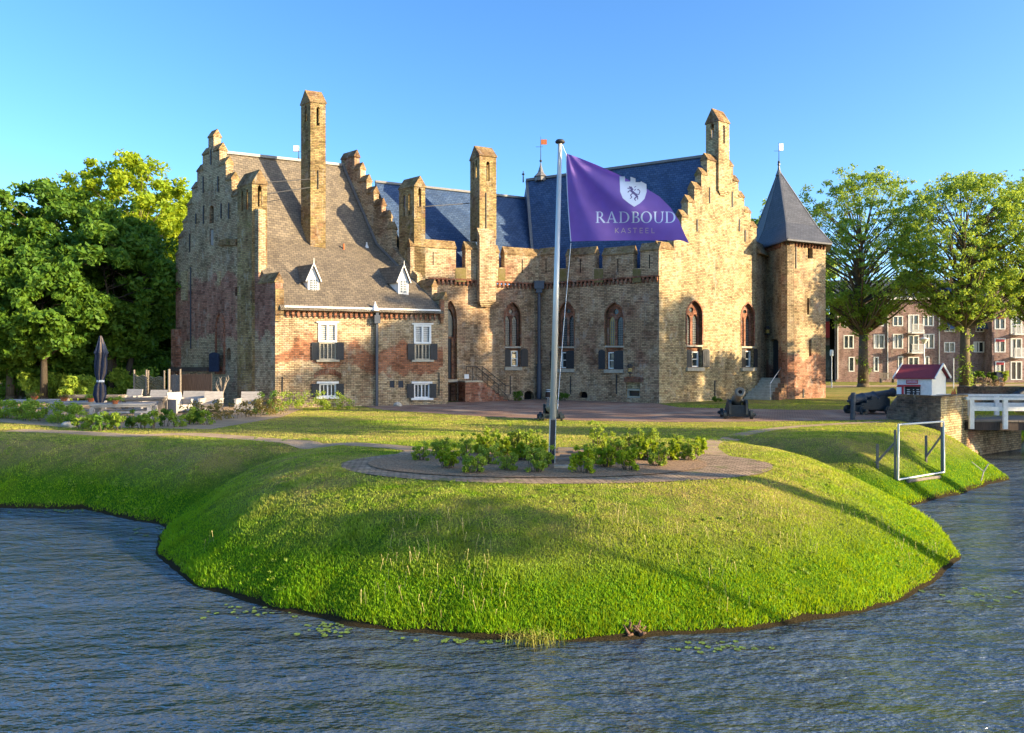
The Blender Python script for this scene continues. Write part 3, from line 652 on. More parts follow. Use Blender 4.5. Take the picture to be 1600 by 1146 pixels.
# door bay at the foot of the wall, next to the wing
dB = arch(694, 714, 470, 500, 634, True); hB.append(dB)
celB = arch(819, 834, 611, 617, 624.5, False, 4); hB.append(celB)
celA = arch(904, 918, 612, 618, 622, False, 4); hA.append(celA); nich = rect(978, 1000, 598, 622); hA.append(nich)
ytB, ytA = 446, 446
topB = [(640, yz(BW, 640, 7.35)), (842, yz(BW, 842, 7.35))]; topA = [(842, yz(AW, 842, 7.35)), (1030, yz(AW, 1030, 7.35))]
mb = MB(); panel(mb, BW, [low(BW, 640), low(BW, 842)]+topB[::-1], hB, -.6, 0); mb.build('curtain_wall', 'brick_court', castle)
mb = MB(); panel(mb, AW, [low(AW, 842), low(AW, 1030)]+topA[::-1], hA, -.6, 0); mb.build('curtain_wall', 'brick_court', castle)
frieze(BW, 668, 842, yz(BW, 668, 7.45), yz(BW, 842, 7.45)); frieze(AW, 842, 1030, yz(AW, 842, 7.45), yz(AW, 1030, 7.45))
def parapet(w, xs, cren, zb, mat):
    """xs: (x0, x1, shoulder row) for each merlon; cren: row of the gap bottoms"""
    out = [(xs[0][0], yz(w, xs[0][0], zb))]; out.append((xs[-1][1], yz(w, xs[-1][1], zb)))
    for k in range(len(xs)-1, -1, -1):
        x0, x1, y = xs[k]; out += [(x1, y), (x0, y)]
        if k: out += [(x0, cren), (xs[k-1][1], cren)]
    mb = MB(); panel(mb, w, out, None, -.42, .14); mb.build('battlement', mat, castle)
    mb = MB()
    for x0, x1, y in xs: saddle(mb, w, x0, x1, w.uz((x0+x1)/2, y)[1], .46, -.42, .14, .06)
    for x0, x1, y in xs:
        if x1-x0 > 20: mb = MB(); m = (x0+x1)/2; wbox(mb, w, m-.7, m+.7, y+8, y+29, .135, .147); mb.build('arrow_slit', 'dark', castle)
    for k in range(len(xs)-1):
        a, b = xs[k][1], xs[k+1][0]
        if b-a > 5: mb = MB(); wbox(mb, w, a-1, b+1, cren+1, cren+22, .142, .155); mb.build('moss_streak', 'moss', castle)
s = NT('moss', .95, .05); MATS['moss'] = s.out(s.ramp(s.noise(6, s.pos(), 6, .75), [(.35, (.14, .12, .035)), (.65, (.20, .15, .08))]), s.bump(s.noise(20, s.pos(), 4), .6, .03))
parapet(BW, [(640, 711, 386), (726, 744, 389), (768, 778, 394), (787, 842, 398)], 419, 7.45, 'brick')
parapet(AW, [(842, 868, 398), (886, 931, 398), (943, 991, 397), (1002, 1031, 391)], 420, 7.45, 'brick_court')
# contents of the niches
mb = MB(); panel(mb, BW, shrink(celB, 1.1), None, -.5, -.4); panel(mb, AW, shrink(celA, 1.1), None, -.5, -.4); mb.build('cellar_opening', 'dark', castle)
mb = MB(); wbox(mb, AW, 977, 1001, 597, 608, -.3, -.18); mb.build('niche_wall', 'brick_pale', castle)
mb = MB(); win_frame(mb, AW, 978, 1000, 608, 622.5, -.35, -.16, .1, 0); wf = mb.build('basement_window', 'stone', castle)
mb = MB(); wbox(mb, AW, 978, 1000, 608, 622.5, -.42, -.38); mb.build('glass', 'glass', wf)
mb = MB(); lintel = []
for k in range(16):
    x = 975.5+k*1.9; wbox(mb, AW, x, x+1.2, 588+abs(k-7.5)*.25, 597.3, .0, .06)
mb.build('brick_lintel', 'brick_red', castle)
# tall door bay
mb = MB(); inn = arch(697, 711.5, 481, 504, 526, True, 5); panel(mb, BW, arch(693, 715, 469, 500, 636, True), [inn, rect(697, 708, 529, 592), rect(697, 707, 601, 634)], -.5, -.25); bay = mb.build('door_bay', 'brick_orange', castle)
mb = MB(); panel(mb, BW, inn, None, -.45, -.4); mb.build('glass', 'glass_lead', bay)
mb = MB(); wbox(mb, BW, 696.5, 708.5, 528.5, 592.5, -.45, -.36)
for k in range(5): wbox(mb, BW, 697.4+k*2.2, 699.2+k*2.2, 531, 591, -.36, -.34)
d_ = mb.build('door', 'door', bay); 
mb = MB(); wbox(mb, BW, 696.5, 707.5, 600.5, 634, -.45, -.36); wbox(mb, BW, 698, 706, 604, 632, -.36, -.34); mb.build('door', 'door_brown', bay)
mb = MB(); wbox(mb, BW, 693, 715, 593, 597.5, -.24, .05); mb.build('threshold', 'stone', bay)
# hopper and downpipe in the inner corner
cor = Vector((*pl(842, 47.9), 0)); mb = MB(); cp = cor+Vector((0.0, -.32, 0))
mb.tube(cp+Vector((0, 0, .05)), cp+Vector((0, 0, 7.0)), .11, n=10)
mb.tube(cp+Vector((0, 0, .05)), cp+Vector((0, 0, 2.3)), .16, n=10); dp = mb.build('downpipe', 'pipe', castle)
mb = MB(); mb.box(cp+Vector((0, -.02, 7.35)), (.62, .5, .42)); mb.box(cp+Vector((0, -.02, 7.02)), (.4, .36, .26)); mb.box(cp+Vector((0, -.02, 7.6)), (.7, .55, .08)); mb.build('rain_hopper', 'pipe', castle)
for px, y0, y1 in ((797, 587, 616), (892, 588, 616), (963.5, 585, 616)): anchor(BW if px < 842 else AW, px, y0, y1)
anchor(G3, 1116.5, 595, 622); anchor(G3, 1089, 343, 362); anchor(G3, 1155, 343, 362); anchor(G3, 1108.5, 293, 318); anchor(G3, 1144, 300, 324); anchor(G3, 1164, 360, 378)
# espalier rose and small fittings on the wall
def lantern(w, px, py, h=22):
    mb = MB(); u, z = w.uz(px, py); s_ = .11
    mb.box(w.P(u, z, .25), (.2, .2, .34)); mb.box(w.P(u, z+.22, .25), (.3, .3, .06)); mb.box(w.P(u, z+.3, .25), (.18, .18, .1)); mb.box(w.P(u, z-.2, .25), (.24, .24, .05)); mb.beam(w.P(u, z+.36, .25), w.P(u, z+.36, 0), .03)
    mb.tube(w.P(u, z-.45, .2), w.P(u, z-.2, .25), .03, n=5); o = mb.build('wall_lantern', 'iron', castle)
    g = MB(); g.box(w.P(u, z-.01, .25), (.205, .205, .24)); g.build('glass', 'glass_amber', o)
lantern(AW, 987, 578)
mb = MB(); wbox(mb, BW, 722.5, 729.5, 585, 592, .3, .32); mb.build('notice_board', 'paper', castle)
# ---- low stair against the courtyard wall
mb = MB()
u0 = BW.u(716); zst = BW.uz(716, 597)[1]
ubox(mb, BW, u0, BW.u(742), -.1, zst, 0, 1.1)
n = 6; ua, ub = BW.u(742), BW.u(781)
for k in range(n): ubox(mb, BW, ua+(ub-ua)*k/n, ua+(ub-ua)*(k+1)/n, -.1, zst*(n-k-.5)/n, 0, 1.1)
st = mb.build('courtyard_stair', 'brick_red', castle)
mb = MB(); ubox(mb, BW, u0-.03, BW.u(742)+.03, zst, zst+.09, .0, 1.15)
mb.build('landing_slab', 'stone', st)
mb = MB(); 
for d in (1.05, .1):
    a = BW.P(BW.u(727), zst+.95, d); b = BW.P(BW.u(743), zst+.95, d); c = BW.P(BW.u(779), .95, d); e = BW.P(BW.u(784), .95, d); mb.path([a, b, c, e], .022)
    mb.path([BW.P(BW.u(743), zst+.45, d), BW.P(BW.u(779), .4, d), BW.P(BW.u(784), 0, d)], .014)
    for px, z0, z1 in ((743, zst, zst+.95), (761, zst*.5, zst*.5+.98), (778, 0, .97), (728, zst, zst+.95)): mb.tube(BW.P(BW.u(px), z0, d), BW.P(BW.u(px), z1, d), .018, n=5)
mb.build('handrail', 'iron', st)
# ---- right gable
Gs = [(1030, 1053, 388), (1053, 1065, 362), (1065, 1075, 338), (1075, 1085, 315), (1085, 1096, 294), (1096, 1105, 272), (1105, 1120, 250), (1137, 1145.5, 258), (1145.5, 1154, 282), (1154, 1163, 307), (1163, 1173, 331), (1173, 1182, 354)]
Go = [low(G3, 1030), low(G3, 1182)]
for x0, x1, y in Gs[::-1]: Go += [(x1, y), (x0, y)]
mb = MB(); panel(mb, G3, Go, hG, -.5, 0); mb.build('gable_wall', 'brick_pale', castle)
mb = MB()
for x0, x1, y in Gs: saddle(mb, G3, x0, x1, G3.uz((x0+x1)/2, y)[1], .42, -.5, 0)
mb = MB(); ubox(mb, G3, .5, G3.L-.3, 0, 7, -1.6, -1.5); ubox(mb, AW, .5, AW.L-.5, 0, 7, -1.9, -1.8); ubox(mb, BW, .5, BW.L-.3, 0, 7, -1.9, -1.8); mb.build('interior_partition', 'dark', castle)
# ---- roofs behind the battlements
ez = 8.0
rr = Vector((*(P2(BW, 0)-BW.n*4.8), 0)); 
def online(w, off, px):
    w2 = w.shift(off); return P2(w2, w2.u(px))
a = Vector((*online(BW, -.55, 645), ez)); b = Vector((*(P2(BW, BW.L)-BW.n*.55), ez)); c = Vector((*online(BW, -4.9, 834), 14.15)); d = Vector((*online(BW, -4.9, 586), 14.15))
mb = MB(); slab(mb, a, b, c, d); bk = Vector((-BW.n.x, -BW.n.y, 0))*4.5; slab(mb, b+bk*2, a+bk*2, d, c); r2 = mb.build('middle_roof', 'slate_sky_shade', castle)
mb = MB(); mb.beam(d+Vector((0, 0, .05)), c+Vector((0, 0, .05)), .24, .14); mb.build('ridge_capping', 'lead', r2)
mb = MB(); mb.beam(c+Vector((.1, -.15, 0)), b+Vector((.25, -.1, .15)), .28, .12); mb.build('lead_valley', 'lead', r2)
RR = Vector((*(P2(G3, G3.u(1113))), 0)); RR.z = 15.35; RLft = Vector((*pl(823, 52.6), 15.35))
a3 = Vector((*(P2(AW, 0)-AW.n*.55), ez)); b3 = Vector((*(P2(AW, AW.L)-AW.n*.55), ez)); hipc = Vector((*pl(770, 51.5), ez)); 
a3 = a3+Vector((-.6, .3, 0))
rbk = Vector((-AW.n.x, -AW.n.y, 0))*5.2
b3 = Vector((*P2(G3, 1.1), ez)); 
mb = MB(); slab(mb, a3, b3, RR+Vector((-.35, .2, 0)), RLft); e4 = Vector((*pl(795, 57), ez))
mb.add([a3, RLft, e4, a3-Vector((0, 0, .1))], [(0, 1, 2), (2, 1, 3), (0, 3, 1)])
hp = Vector((*pl(792, 51.4), 11.0))
slab(mb, Vector((*P2(G3, 9.2), 8.6)), e4, RLft, RR+Vector((-.35, .2, 0))); r3 = mb.build('hall_roof', 'slate_sky_shade', castle)
mb = MB(); mb.beam(RLft+Vector((0, 0, .06)), RR+Vector((-.3, .2, .06)), .26, .16); mb.beam(a3+Vector((0, 0, .1)), RLft, .18, .1); mb.build('ridge_capping', 'lead', r3)
# ridge turret and finials
def vane(P, h, flagc, w=.45, hh=.42, parent=castle, dirx=1):
    mb = MB(); mb.tube(P, P+Vector((0, 0, h)), .03, .012, 6); mb.tube(P+Vector((-.35, 0, h*.62)), P+Vector((.15, 0, h*.62)), .014, n=5); mb.lathe(P+Vector((0, 0, h*.05)), (0, 0, 1), [(0, .03), (.05, .09), (.12, .09), (.18, .03)], 8)
    o = mb.build('weather_vane', 'iron', parent)
    g = MB(); g.box(P+Vector((w/2*dirx+.02, 0, h*.8)), (w, .02, hh)); g.build('vane_flag', flagc, o)
P = RLft.lerp(RR, .085); mb = MB(); q = P+Vector((0, 0, -.15)); mb.lathe(q, (0, 0, 1), [(0, .42), (.25, .42), (.3, .5), (.6, .22), (1.1, .06), (1.3, .03)], 8); mb.build('ridge_turret', 'lead', castle)
vane(P+Vector((0, 0, 1.1)), 1.9, 'terracotta', .42, .36)
mb = MB(); q = RLft+Vector((-.25, 0, -.1)); mb.tube(q, q+Vector((0, 0, .8)), .05, .03, 6); mb.lathe(q+Vector((0, 0, .5)), (0, 0, 1), [(0, .03), (.08, .12), (.16, .03)], 8); mb.build('finial', 'iron', castle)
P = pLs.lerp(pR, .60); vane(P+Vector((0, 0, .0)), 1.0, 'paper', .35, .38, dirx=-1)
# ---- dormers on the wing roof
def dormer(px, py0, py1, pa, pfin):
    hit = plane_hit(px, py1, eL, eR, bR); w = Wall(hit, hit+Vector((FW.d.x, FW.d.y, 0))); z0 = hit.z; z1 = zat(py0, hit.y); za = zat(pa, hit.y); zf = zat(pfin, hit.y); hw = .30; LP = Vector((LG.d.x, LG.d.y, 0))*1.13; q_ = lambda u, z, dd: w.P(u, z, max(dd, 0))+LP*max(-dd, 0); dp = (z1-z0)*1.22+.1
    mb = MB(); panel(mb, w, [(-hw, z0), (hw, z0), (hw, z1), (0, za-.1), (-hw, z1)], None, -.08, 0, True)
    # cheeks
    for s_ in (-1, 1):
        a = [q_(s_*hw, z0-.05, -.02), q_(s_*hw, z1, -.02), q_(s_*hw, z1, -dp)]; b = [q_(s_*(hw-.05), z0-.05, -.02), q_(s_*(hw-.05), z1, -.02), q_(s_*(hw-.05), z1, -dp)]
        mb.add(a+b, [(0, 1, 2), (3, 5, 4), (0, 3, 4, 1), (1, 4, 5, 2), (2, 5, 3, 0)])
    o = mb.build('dormer', 'white_worn', castle)
    mb = MB(); dr = (za-z0)*1.22+.25; e = .09
    for s_ in (-1, 1):
        q = [q_(s_*(hw+e), z1-.14, .12), q_(0, za, .12), q_(0, za, -dr), q_(s_*(hw+e), z1-.14, -dp+.05)]
        mb.add(q+[v-Vector((0, 0, .05)) for v in q], [(0, 1, 2, 3), (7, 6, 5, 4), (0, 4, 5, 1), (1, 5, 6, 2), (2, 6, 7, 3), (3, 7, 4, 0)])
    mb.build('dormer_roof', 'slate', o)
    mb = MB()
    for s_ in (-1, 1): mb.beam(q_(s_*(hw+e+.02), z1-.16, .13), q_(0, za+.02, .13), .03, .055)
    mb.tube(q_(0, za-.1, .15), q_(0, zf, .15), .03, .012, 6); mb.build('bargeboard', 'white', o)
    # white flared lead cheek at the back left of the little roof
    q0 = q_(-hw-.1, z1-.15, -dp+.1); mb = MB(); q1 = q_(-hw-.75, za+.45, -dr-.6); q2 = q_(-hw-.1, za-.1, -dr+.1); mb.add([q0, q1, q2, q0+Vector((.05, 0, 0)), q1+Vector((.04, 0, 0)), q2+Vector((.05, 0, 0))], [(0, 1, 2), (5, 4, 3), (0, 3, 4, 1), (1, 4, 5, 2), (2, 5, 3, 0)])
    mb.build('lead_wing', 'white_worn', o)
    g = MB(); ubox(g, w, -.17, .17, z0+.13, z1-.04, .0, .012); wn = g.build('window', 'glass', o)
    g = MB(); lattice(g, w, -.17, .17, z0+.13, z1-.04, .014, 4, 5, .012); win = g.build('frame', 'white', o)
dormer(490, 436, 459, 413, 404); dormer(630.5, 438, 461, 415, 408)
def roof_vent(px, py, a, b, c):
    h = plane_hit(px, py, a, b, c); mb = MB(); mb.lathe(h-Vector((0, 0, .1)), (0, 0, 1), [(0, .22), (.35, .06), (.5, .03)], 8); mb.build('roof_vent', 'white_worn', castle)
roof_vent(586, 483, eL, eR, bR); roof_vent(573, 389, bLs, bR, pR)
h = plane_hit(537, 401, bLs, bR, pR); mb = MB(); mb.tube(h-Vector((0, 0, .2)), h+Vector((0, 0, .75)), .06, n=8); mb.build('flue_pipe', 'terracotta', castle)
# ---- tower
TP = [pl(1184, 52.2), pl(1230, 48.0), pl(1290, 49.6), Vector((22.3, 52.9)), Vector((20.6, 56.6)), Vector((17.9, 56.4))]
TP[3] = Vector((22.25, 52.6)); tz = 10.35
T0 = Wall(TP[0], TP[1]); T1 = Wall(TP[1], TP[2])
tdoor = arch(1202, 1216, 530, 534, yz(T0, 1209, 1.35), False, 4)
mb = MB()
u = lambda w, px: w.u(px)
th01 = math.acos((TP[0]-TP[1]).normalized().dot((TP[2]-TP[1]).normalized()))
panel(mb, T0, [low(T0, 1184), low(T0, 1230), (1230, yz(T0, 1230, tz)), (1184, yz(T0, 1184, tz))], [tdoor], -.5, 0)
slit = [rect(1261, 1264.5, 466, 492), rect(1264, 1268, 531, 557), rect(1262, 1270, 388, 404)]
panel(mb, T1, [low(T1, 1230), low(T1, 1290), (1290, yz(T1, 1290, tz)), (1230, yz(T1, 1230, tz))], slit, -.5, 0)
for i in range(2, 6):
    p, q = TP[i], TP[(i+1) % 6]; cen = sum(TP, Vector((0, 0)))/6; w = Wall(p, q); s_ = 1 if w.n.dot((p+q)/2-cen) > 0 else -1
    panel(mb, w, [(0, -.3), (w.L, -.3), (w.L, tz), (0, tz)], None, -.5*s_, 0, True)
tower = mb.build('tower', 'brick_tower', castle)
for s_ in slit: mb = MB(); panel(mb, T1, shrink(s_, 1.2), None, -.4, -.3); mb.build('slit_back', 'glass', tower)
mb = MB(); wbox(mb, T0, 1201, 1217, 528, yz(T0, 1209, 1.35), -.4, -.3)
for k in range(4): wbox(mb, T0, 1202.5+k*3.3, 1205.2+k*3.3, 534, yz(T0, 1209, 1.4), -.3, -.27)
mb.build('door', 'door', tower)
mb = MB()   # keyed red brick strip
wbox(mb, T1, 1236.5, 1241, 515, 568, .0, .04)
for k in range(18): wbox(mb, T1, 1231+(k % 2)*1.5, 1243-(k % 2)*2, 568+k*3.1, 570.2+k*3.1, .0, .05)
mb.build('keyed_brickwork', 'brick_red', tower)
anchor(T1, 1243.5, 380, 420); anchor(T1, 1255, 608, 622); lantern(T0, 1204.5, 518)
frieze(T1, 1230.5, 1289.5, yz(T1, 1230, tz-.05), yz(T1, 1290, tz-.05)); frieze(T0, 1185, 1229.5, yz(T0, 1185, tz-.05), yz(T0, 1229.5, tz-.05))
apex = at(1217, 266, 51.7); cen = sum(TP, Vector((0, 0)))/6; apex.y = cen.y; apex.x = (1217-CX)/F*apex.y; apex.z = zat(266, apex.y)
mb = MB(); e1 = [Vector((*(cen+(p-cen)*1.15), tz+.0)) for p in TP]; e2 = [Vector((*(cen+(p-cen)*.86), tz+1.35)) for p in TP]; e2 = [Vector((a_.x*.93+apex.x*.07, a_.y*.93+apex.y*.07, a_.z)) for a_ in e2]
mb.add(e1+e2+[apex]+[v-Vector((0, 0, .1)) for v in e1], [(i, (i+1) % 6, 6+(i+1) % 6, 6+i) for i in range(6)]+[(6+i, 6+(i+1) % 6, 12) for i in range(6)]+[(13+i, 13+(i+1) % 6, (i+1) % 6, i) for i in range(6)]+[tuple(range(18, 12, -1))])
tr = mb.build('tower_roof', 'slate_tower', castle)
mb = MB()
for i in range(6): mb.beam(e1[i], e2[i], .09, .05); mb.beam(e2[i], apex, .09, .05)
mb.build('hip_lead', 'lead', tr)
mb = MB(); mb.lathe(apex-Vector((0, 0, .4)), (0, 0, 1), [(0, .25), (.4, .1), (.7, .06), (.75, .1), (.85, .1), (.9, .04)], 8); mb.build('finial', 'lead', tr)
vane(apex+Vector((0, 0, .4)), 1.55, 'paper', .3, .5)
# link between gable and tower, and flight of steps to the tower door
C2 = pl(1182, 49.0); lk_ = T0.P(T0.u(1197.5), 0).xy; LK = Wall(C2, C2+(lk_-C2)*1.04); mb = MB(); ubox(mb, LK, 0.02, LK.L, -.3, 9.7, -.5, 0); mb.build('link_wall', 'brick', castle)
mb = MB(); saddle(mb, LK, .0, LK.L, 9.7, .9, -.8, .25, .05, True)
SW = Wall(TP[1], TP[1]+(TP[0]-TP[1]).normalized()); 
mb = MB(); sd = Vector((-.62, -.78)).normalized(); sp = Vector((sd.y, -sd.x)); top = Vector((*T0.P(T0.u(1209), 0, 0).xy,)); n = 8
for k in range(n):
    c_ = top+sd*(.45+.36*k); z = 1.35-.168*k
    q = [c_-sd*.5-sp*.85, c_+sd*.19-sp*.85, c_+sd*.19+sp*.85, c_-sd*.5+sp*.85] if k == 0 else [c_-sd*.18-sp*.85, c_+sd*.19-sp*.85, c_+sd*.19+sp*.85, c_-sd*.18+sp*.85]
    mb.hexa([(*p, -.1) for p in q]+[(*p, z) for p in q])
ts = mb.build('tower_stair', 'stone', castle)
mb = MB()
side = -1 if (sp*-1).x > 0 else 1
for k in range(5):
    c_ = top+sd*(.55+.5*k)+sp*(side*1.08); z = 1.55-.26*k; q = [c_-sd*.25-sp*.2, c_+sd*.25-sp*.2, c_+sd*.25+sp*.2, c_-sd*.25+sp*.2]; mb.hexa([(*p, -.1) for p in q]+[(*p, z) for p in q])
mb.build('stair_parapet', 'brick_orange', ts)
mb = MB(); h0 = Vector((*(top+sd*.3+sp*(side*.8)), 2.35)); h1 = Vector((*(top+sd*3.0+sp*(side*.8)), 1.05)); mb.tube(h0, h1, .025, n=6); mb.tube(h1, Vector((h1.x, h1.y, 0)), .025, n=6); mb.build('handrail', 'galv', ts)
# ================================================================ GROUND AND WATER
CB = np.array([0.95, 20.6]); RB = 9.95
ISL = np.array([(-300, 70), (-60, 34), (-30, 23.4), (-14.2, 20.4), (-11.8, 20.2), (-8.3, 17.9), (-7.8, 18.7), (-4.2, 20.5), (0, 21.5), (7, 21.2), (11.0, 20.4), (14.2, 22.9), (17.3, 25.4), (18.2, 27.6), (18.9, 30.2), (19.4, 31.3), (23.6, 34.2), (27, 38.5), (60, 46), (300, 90), (900, 900), (-900, 900)], float)
BNK = np.array([(9, -70), (9.5, -2), (15, 7), (26, 22), (34, 31.5), (60, 37), (300, 60), (300, -70)], float)
QUAY = np.array([tuple(pl(1384, 31.9)), tuple(pl(1470, 29.6)), tuple(pl(1512, 31.3)), tuple(pl(1596, 34.2)), (27, 40), (15, 40)], float)
def sdpoly(P, V):     # positive inside
    x, y = P[:, 0], P[:, 1]; best = np.full(len(P), 1e9); ins = np.zeros(len(P), bool); n = len(V)
    for i in range(n):
        a, b = V[i], V[(i+1) % n]; e = b-a; w = P-a; t = np.clip((w@e)/(e@e), 0, 1); d = np.hypot(*(w-t[:, None]*e).T); best = np.minimum(best, d)
        c = ((a[1] > y) != (b[1] > y)) & (x < (b[0]-a[0])*(y-a[1])/(b[1]-a[1]+1e-12)+a[0]); ins ^= c
    return np.where(ins, best, -best)
def vnoise(P, s, seed=0):
    r = np.zeros(len(P)); g = np.random.default_rng(seed)
    for k in range(5):
        a = g.uniform(0, 2*PI); f = s*(1+.7*k); r += np.sin((P[:, 0]*math.cos(a)+P[:, 1]*math.sin(a))*f+g.uniform(0, 6))/(1+.5*k)
    return r/2.5
def height(P):
    P = np.asarray(P, float).reshape(-1, 2)
    wob = vnoise(P, 1.1, 3)*.10+vnoise(P, 3.3, 4)*.05
    dc = RB-np.hypot(P[:, 0]-CB[0], P[:, 1]-CB[1])+wob
    di = sdpoly(P, ISL)+wob; db = sdpoly(P, BNK)
    # smooth union of the bastion and the lawn side
    k = .35; hmx = np.maximum(dc, di)+np.maximum(k-np.abs(dc-di), 0)**2/(4*k)
    d = np.maximum(hmx, db); mixw = np.clip((dc-di+1.5)/3.0, 0, 1); run = 3.0+1.0*mixw
    t = np.clip(d/run, -1, 1); h = np.where(t > 0, WATER-.10+(-WATER+.10)*(1-(1-np.clip(t, 0, 1))**1.75), WATER-.10+t*2.5)
    h += np.where((t > 0) & (t < 1), (vnoise(P, 1.3, 9)*.05+vnoise(P, 4.1, 12)*.02)*np.sin(PI*np.clip(t, 0, 1)), 0)
    q = sdpoly(P, QUAY); h = np.where(q > .12, np.maximum(h, -.004), h)
    return h
def ray_ground(px, py):
    Yv = np.arange(9, 60, .02); P = np.column_stack([(px-CX)/F*Yv, Yv]); z = EYE-(py-HZ)*Yv/F; k = int(np.argmax(z <= height(P))); return Vector((P[k, 0], P[k, 1], z[k]))
def hz(x, y): return float(height([(x, y)])[0])
def axis(lo, a, b, hi, st, gr=1.25):
    v = list(np.arange(a, b+st/2, st)); s = st; x = a
    while x > lo: s *= gr; x -= s; v.insert(0, x)
    s = st; x = v[-1]
    while x < hi: s *= gr; x += s; v.append(x)
    return np.array(v)
xs = axis(-1400, -26, 28, 1400, .2); ys = axis(-400, 10, 40, 1900, .2)
X, Y = np.meshgrid(xs, ys); PP = np.stack([X.ravel(), Y.ravel()], 1); Z = height(PP)
V = np.column_stack([PP, Z]); nx, ny = len(xs), len(ys)
i = np.arange(nx-1)[None, :]+np.arange(ny-1)[:, None]*nx; i = i.ravel()
ground = mesh_np('ground', V, np.stack([i, i+1, i+1+nx, i+nx], 1), 'grass_ground'); ground.data.shade_smooth(); tag(ground, 'grassy castle island with a rounded mown mound sloping to the moat', 'ground', kind='structure')
mb = MB(); S_ = 1500; mb.add([(-S_, -500, WATER), (S_, -500, WATER), (S_, 300, WATER), (-S_, 300, WATER)], [(0, 1, 2, 3)])
wat = mb.build('water', 'water', None, uv=False, recalc=False); tag(wat, 'rippled blue moat around the grassy mound', 'water', kind='structure')
# ---- drapes: bed, paths, paving
BC_ = Vector((1.06, 17.85)); BA, BB = 5.05, 2.95
def drape_disc(name, c, a, b, z, mat, a0=0.0, n=96, rings=10):
    P = []
    for r in range(rings+1):
        f = a0+(1-a0)*r/rings
        for k in range(n): t = 2*PI*k/n; P.append((c.x+math.cos(t)*a*f, c.y+math.sin(t)*b*f))
    h = height(P); v = np.column_stack([np.array(P), h+z]); F_ = []
    for r in range(rings):
        for k in range(n): F_.append((r*n+k, r*n+(k+1) % n, (r+1)*n+(k+1) % n, (r+1)*n+k))
    o = mesh_np(name, v, np.array(F_)[:, ::-1], mat); o.data.shade_smooth(); return o
g_ = drape_disc('gravel_path', BC_, BA+.12, BB+.02, .016, 'sandy_paver'); tag(g_, 'oval ring of brick gravel path round the flower bed', 'path', kind='structure')
g_ = drape_disc('bed_soil', BC_+Vector((-.45, .12)), BA-.95, BB-.55, .035, 'soil'); tag(g_, 'dark soil of the oval flower bed', 'soil', kind='structure')
PATHS = []
def strip(name, pts, wd, z, mat, label):
    pts = [Vector(p) for p in pts]; out = []
    for a, b, c, d in zip([pts[0]]+pts[:-2], pts[:-1], pts[1:], pts[2:]+[pts[-1]]):     # Catmull-Rom
        for k in range(10):
            t = k/10; out.append(.5*((2*b)+(c-a)*t+(2*a-5*b+4*c-d)*t*t+(3*b-a-3*c+d)*t**3))
    out.append(pts[-1]); P = []; m = 4
    for k, p in enumerate(out):
        t = (out[min(k+1, len(out)-1)]-out[max(k-1, 0)]).normalized(); nn = Vector((-t.y, t.x)); w_ = wd[0]+(wd[1]-wd[0])*k/(len(out)-1) if isinstance(wd, tuple) else wd
        w_ *= 1+.06*math.sin(k*1.7)
        for j in range(m+1): q = p+nn*(j/m-.5)*w_; P.append((q.x, q.y))
    h = height(P); v = np.column_stack([np.array(P), h+z]); F_ = []
    for k in range(len(out)-1):
        for j in range(m): a_ = k*(m+1)+j; F_.append((a_, a_+1, a_+m+2, a_+m+1))
    o = mesh_np(name, v, np.array(F_), mat, uv=True)
    if v[0, 2] and o.data.polygons[0].normal.z < 0: o.data.flip_normals()
    tag(o, label, 'path', kind='structure'); PATHS.append((np.array([(p.x, p.y) for p in out]), (max(wd) if isinstance(wd, tuple) else wd)/2)); return o
G = lambda px, py: gnd(px, py).xy
strip('path', [G(20, 673), G(110, 676), G(200, 681), G(290, 679), G(360, 683), G(450, 690), G(560, 695), G(650, 703), BC_+Vector((-3.9, 1.4))], (.9, .75), .010, 'gravel', 'narrow sandy footpath from the terrace to the flagpole bed')
strip('path', [BC_+Vector((4.3, 1.2)), G(1120, 696)+Vector((0, .6)), G(1200, 672), G(1290, 664), G(1380, 659.5)], (.6, .5), .010, 'gravel', 'narrow worn footpath from the bed to the bridge road')
def flat(name, pts, z, mat, label, cat='road'):
    tris = tessellate_polygon([[Vector((p[0], p[1], 0)) for p in pts]]); me = bpy.data.meshes.new(name); me.from_pydata([(p[0], p[1], z) for p in pts], [], [tuple(t) for t in tris]); me.update()
    if me.polygons[0].normal.z < 0: me.flip_normals()
    o = finish(name, me, mat, None, True, False, False); tag(o, label, cat, kind='structure'); return o
court = [G(560, 634)+Vector((0, 0)), G(600, 641), G(760, 651.5), G(900, 657.5), G(1060, 660), G(1200, 659), G(1300, 657.5), G(1390, 656), Vector((19.3, 31.2)), Vector((19.9, 33.0)), G(1385, 640), G(1250, 641), G(1060, 637), G(1033, 632.5)+Vector((0, 1.2)), Vector((1.9, 48.2)), G(690, 629.0), G(692, 632)+Vector((0.1, .4)), G(560, 634)+Vector((0, 1.5))]
flat('paving', court, .006, 'paving', 'red brick paved castle forecourt and drive', 'paving')
flat('gravel', [G(0, 640), G(0, 660), G(100, 668), G(330, 671), G(440, 652), G(470, 640), G(430, 634), G(300, 626), G(0, 618)], .006, 'gravel', 'pale gravel terrace under the outdoor tables', 'terrace')
flat('road', [(16, 66), (120, 88), (120, 93), (16, 71)], .008, 'gravel', 'sandy lane in front of the far apartments', 'road')
courtA = np.array([tuple(p) for p in court]); terrA = np.array([tuple(p) for p in [G(0, 640), G(0, 660), G(100, 668), G(330, 671), G(440, 652), G(470, 640), G(430, 634), G(300, 626), G(0, 618)]])
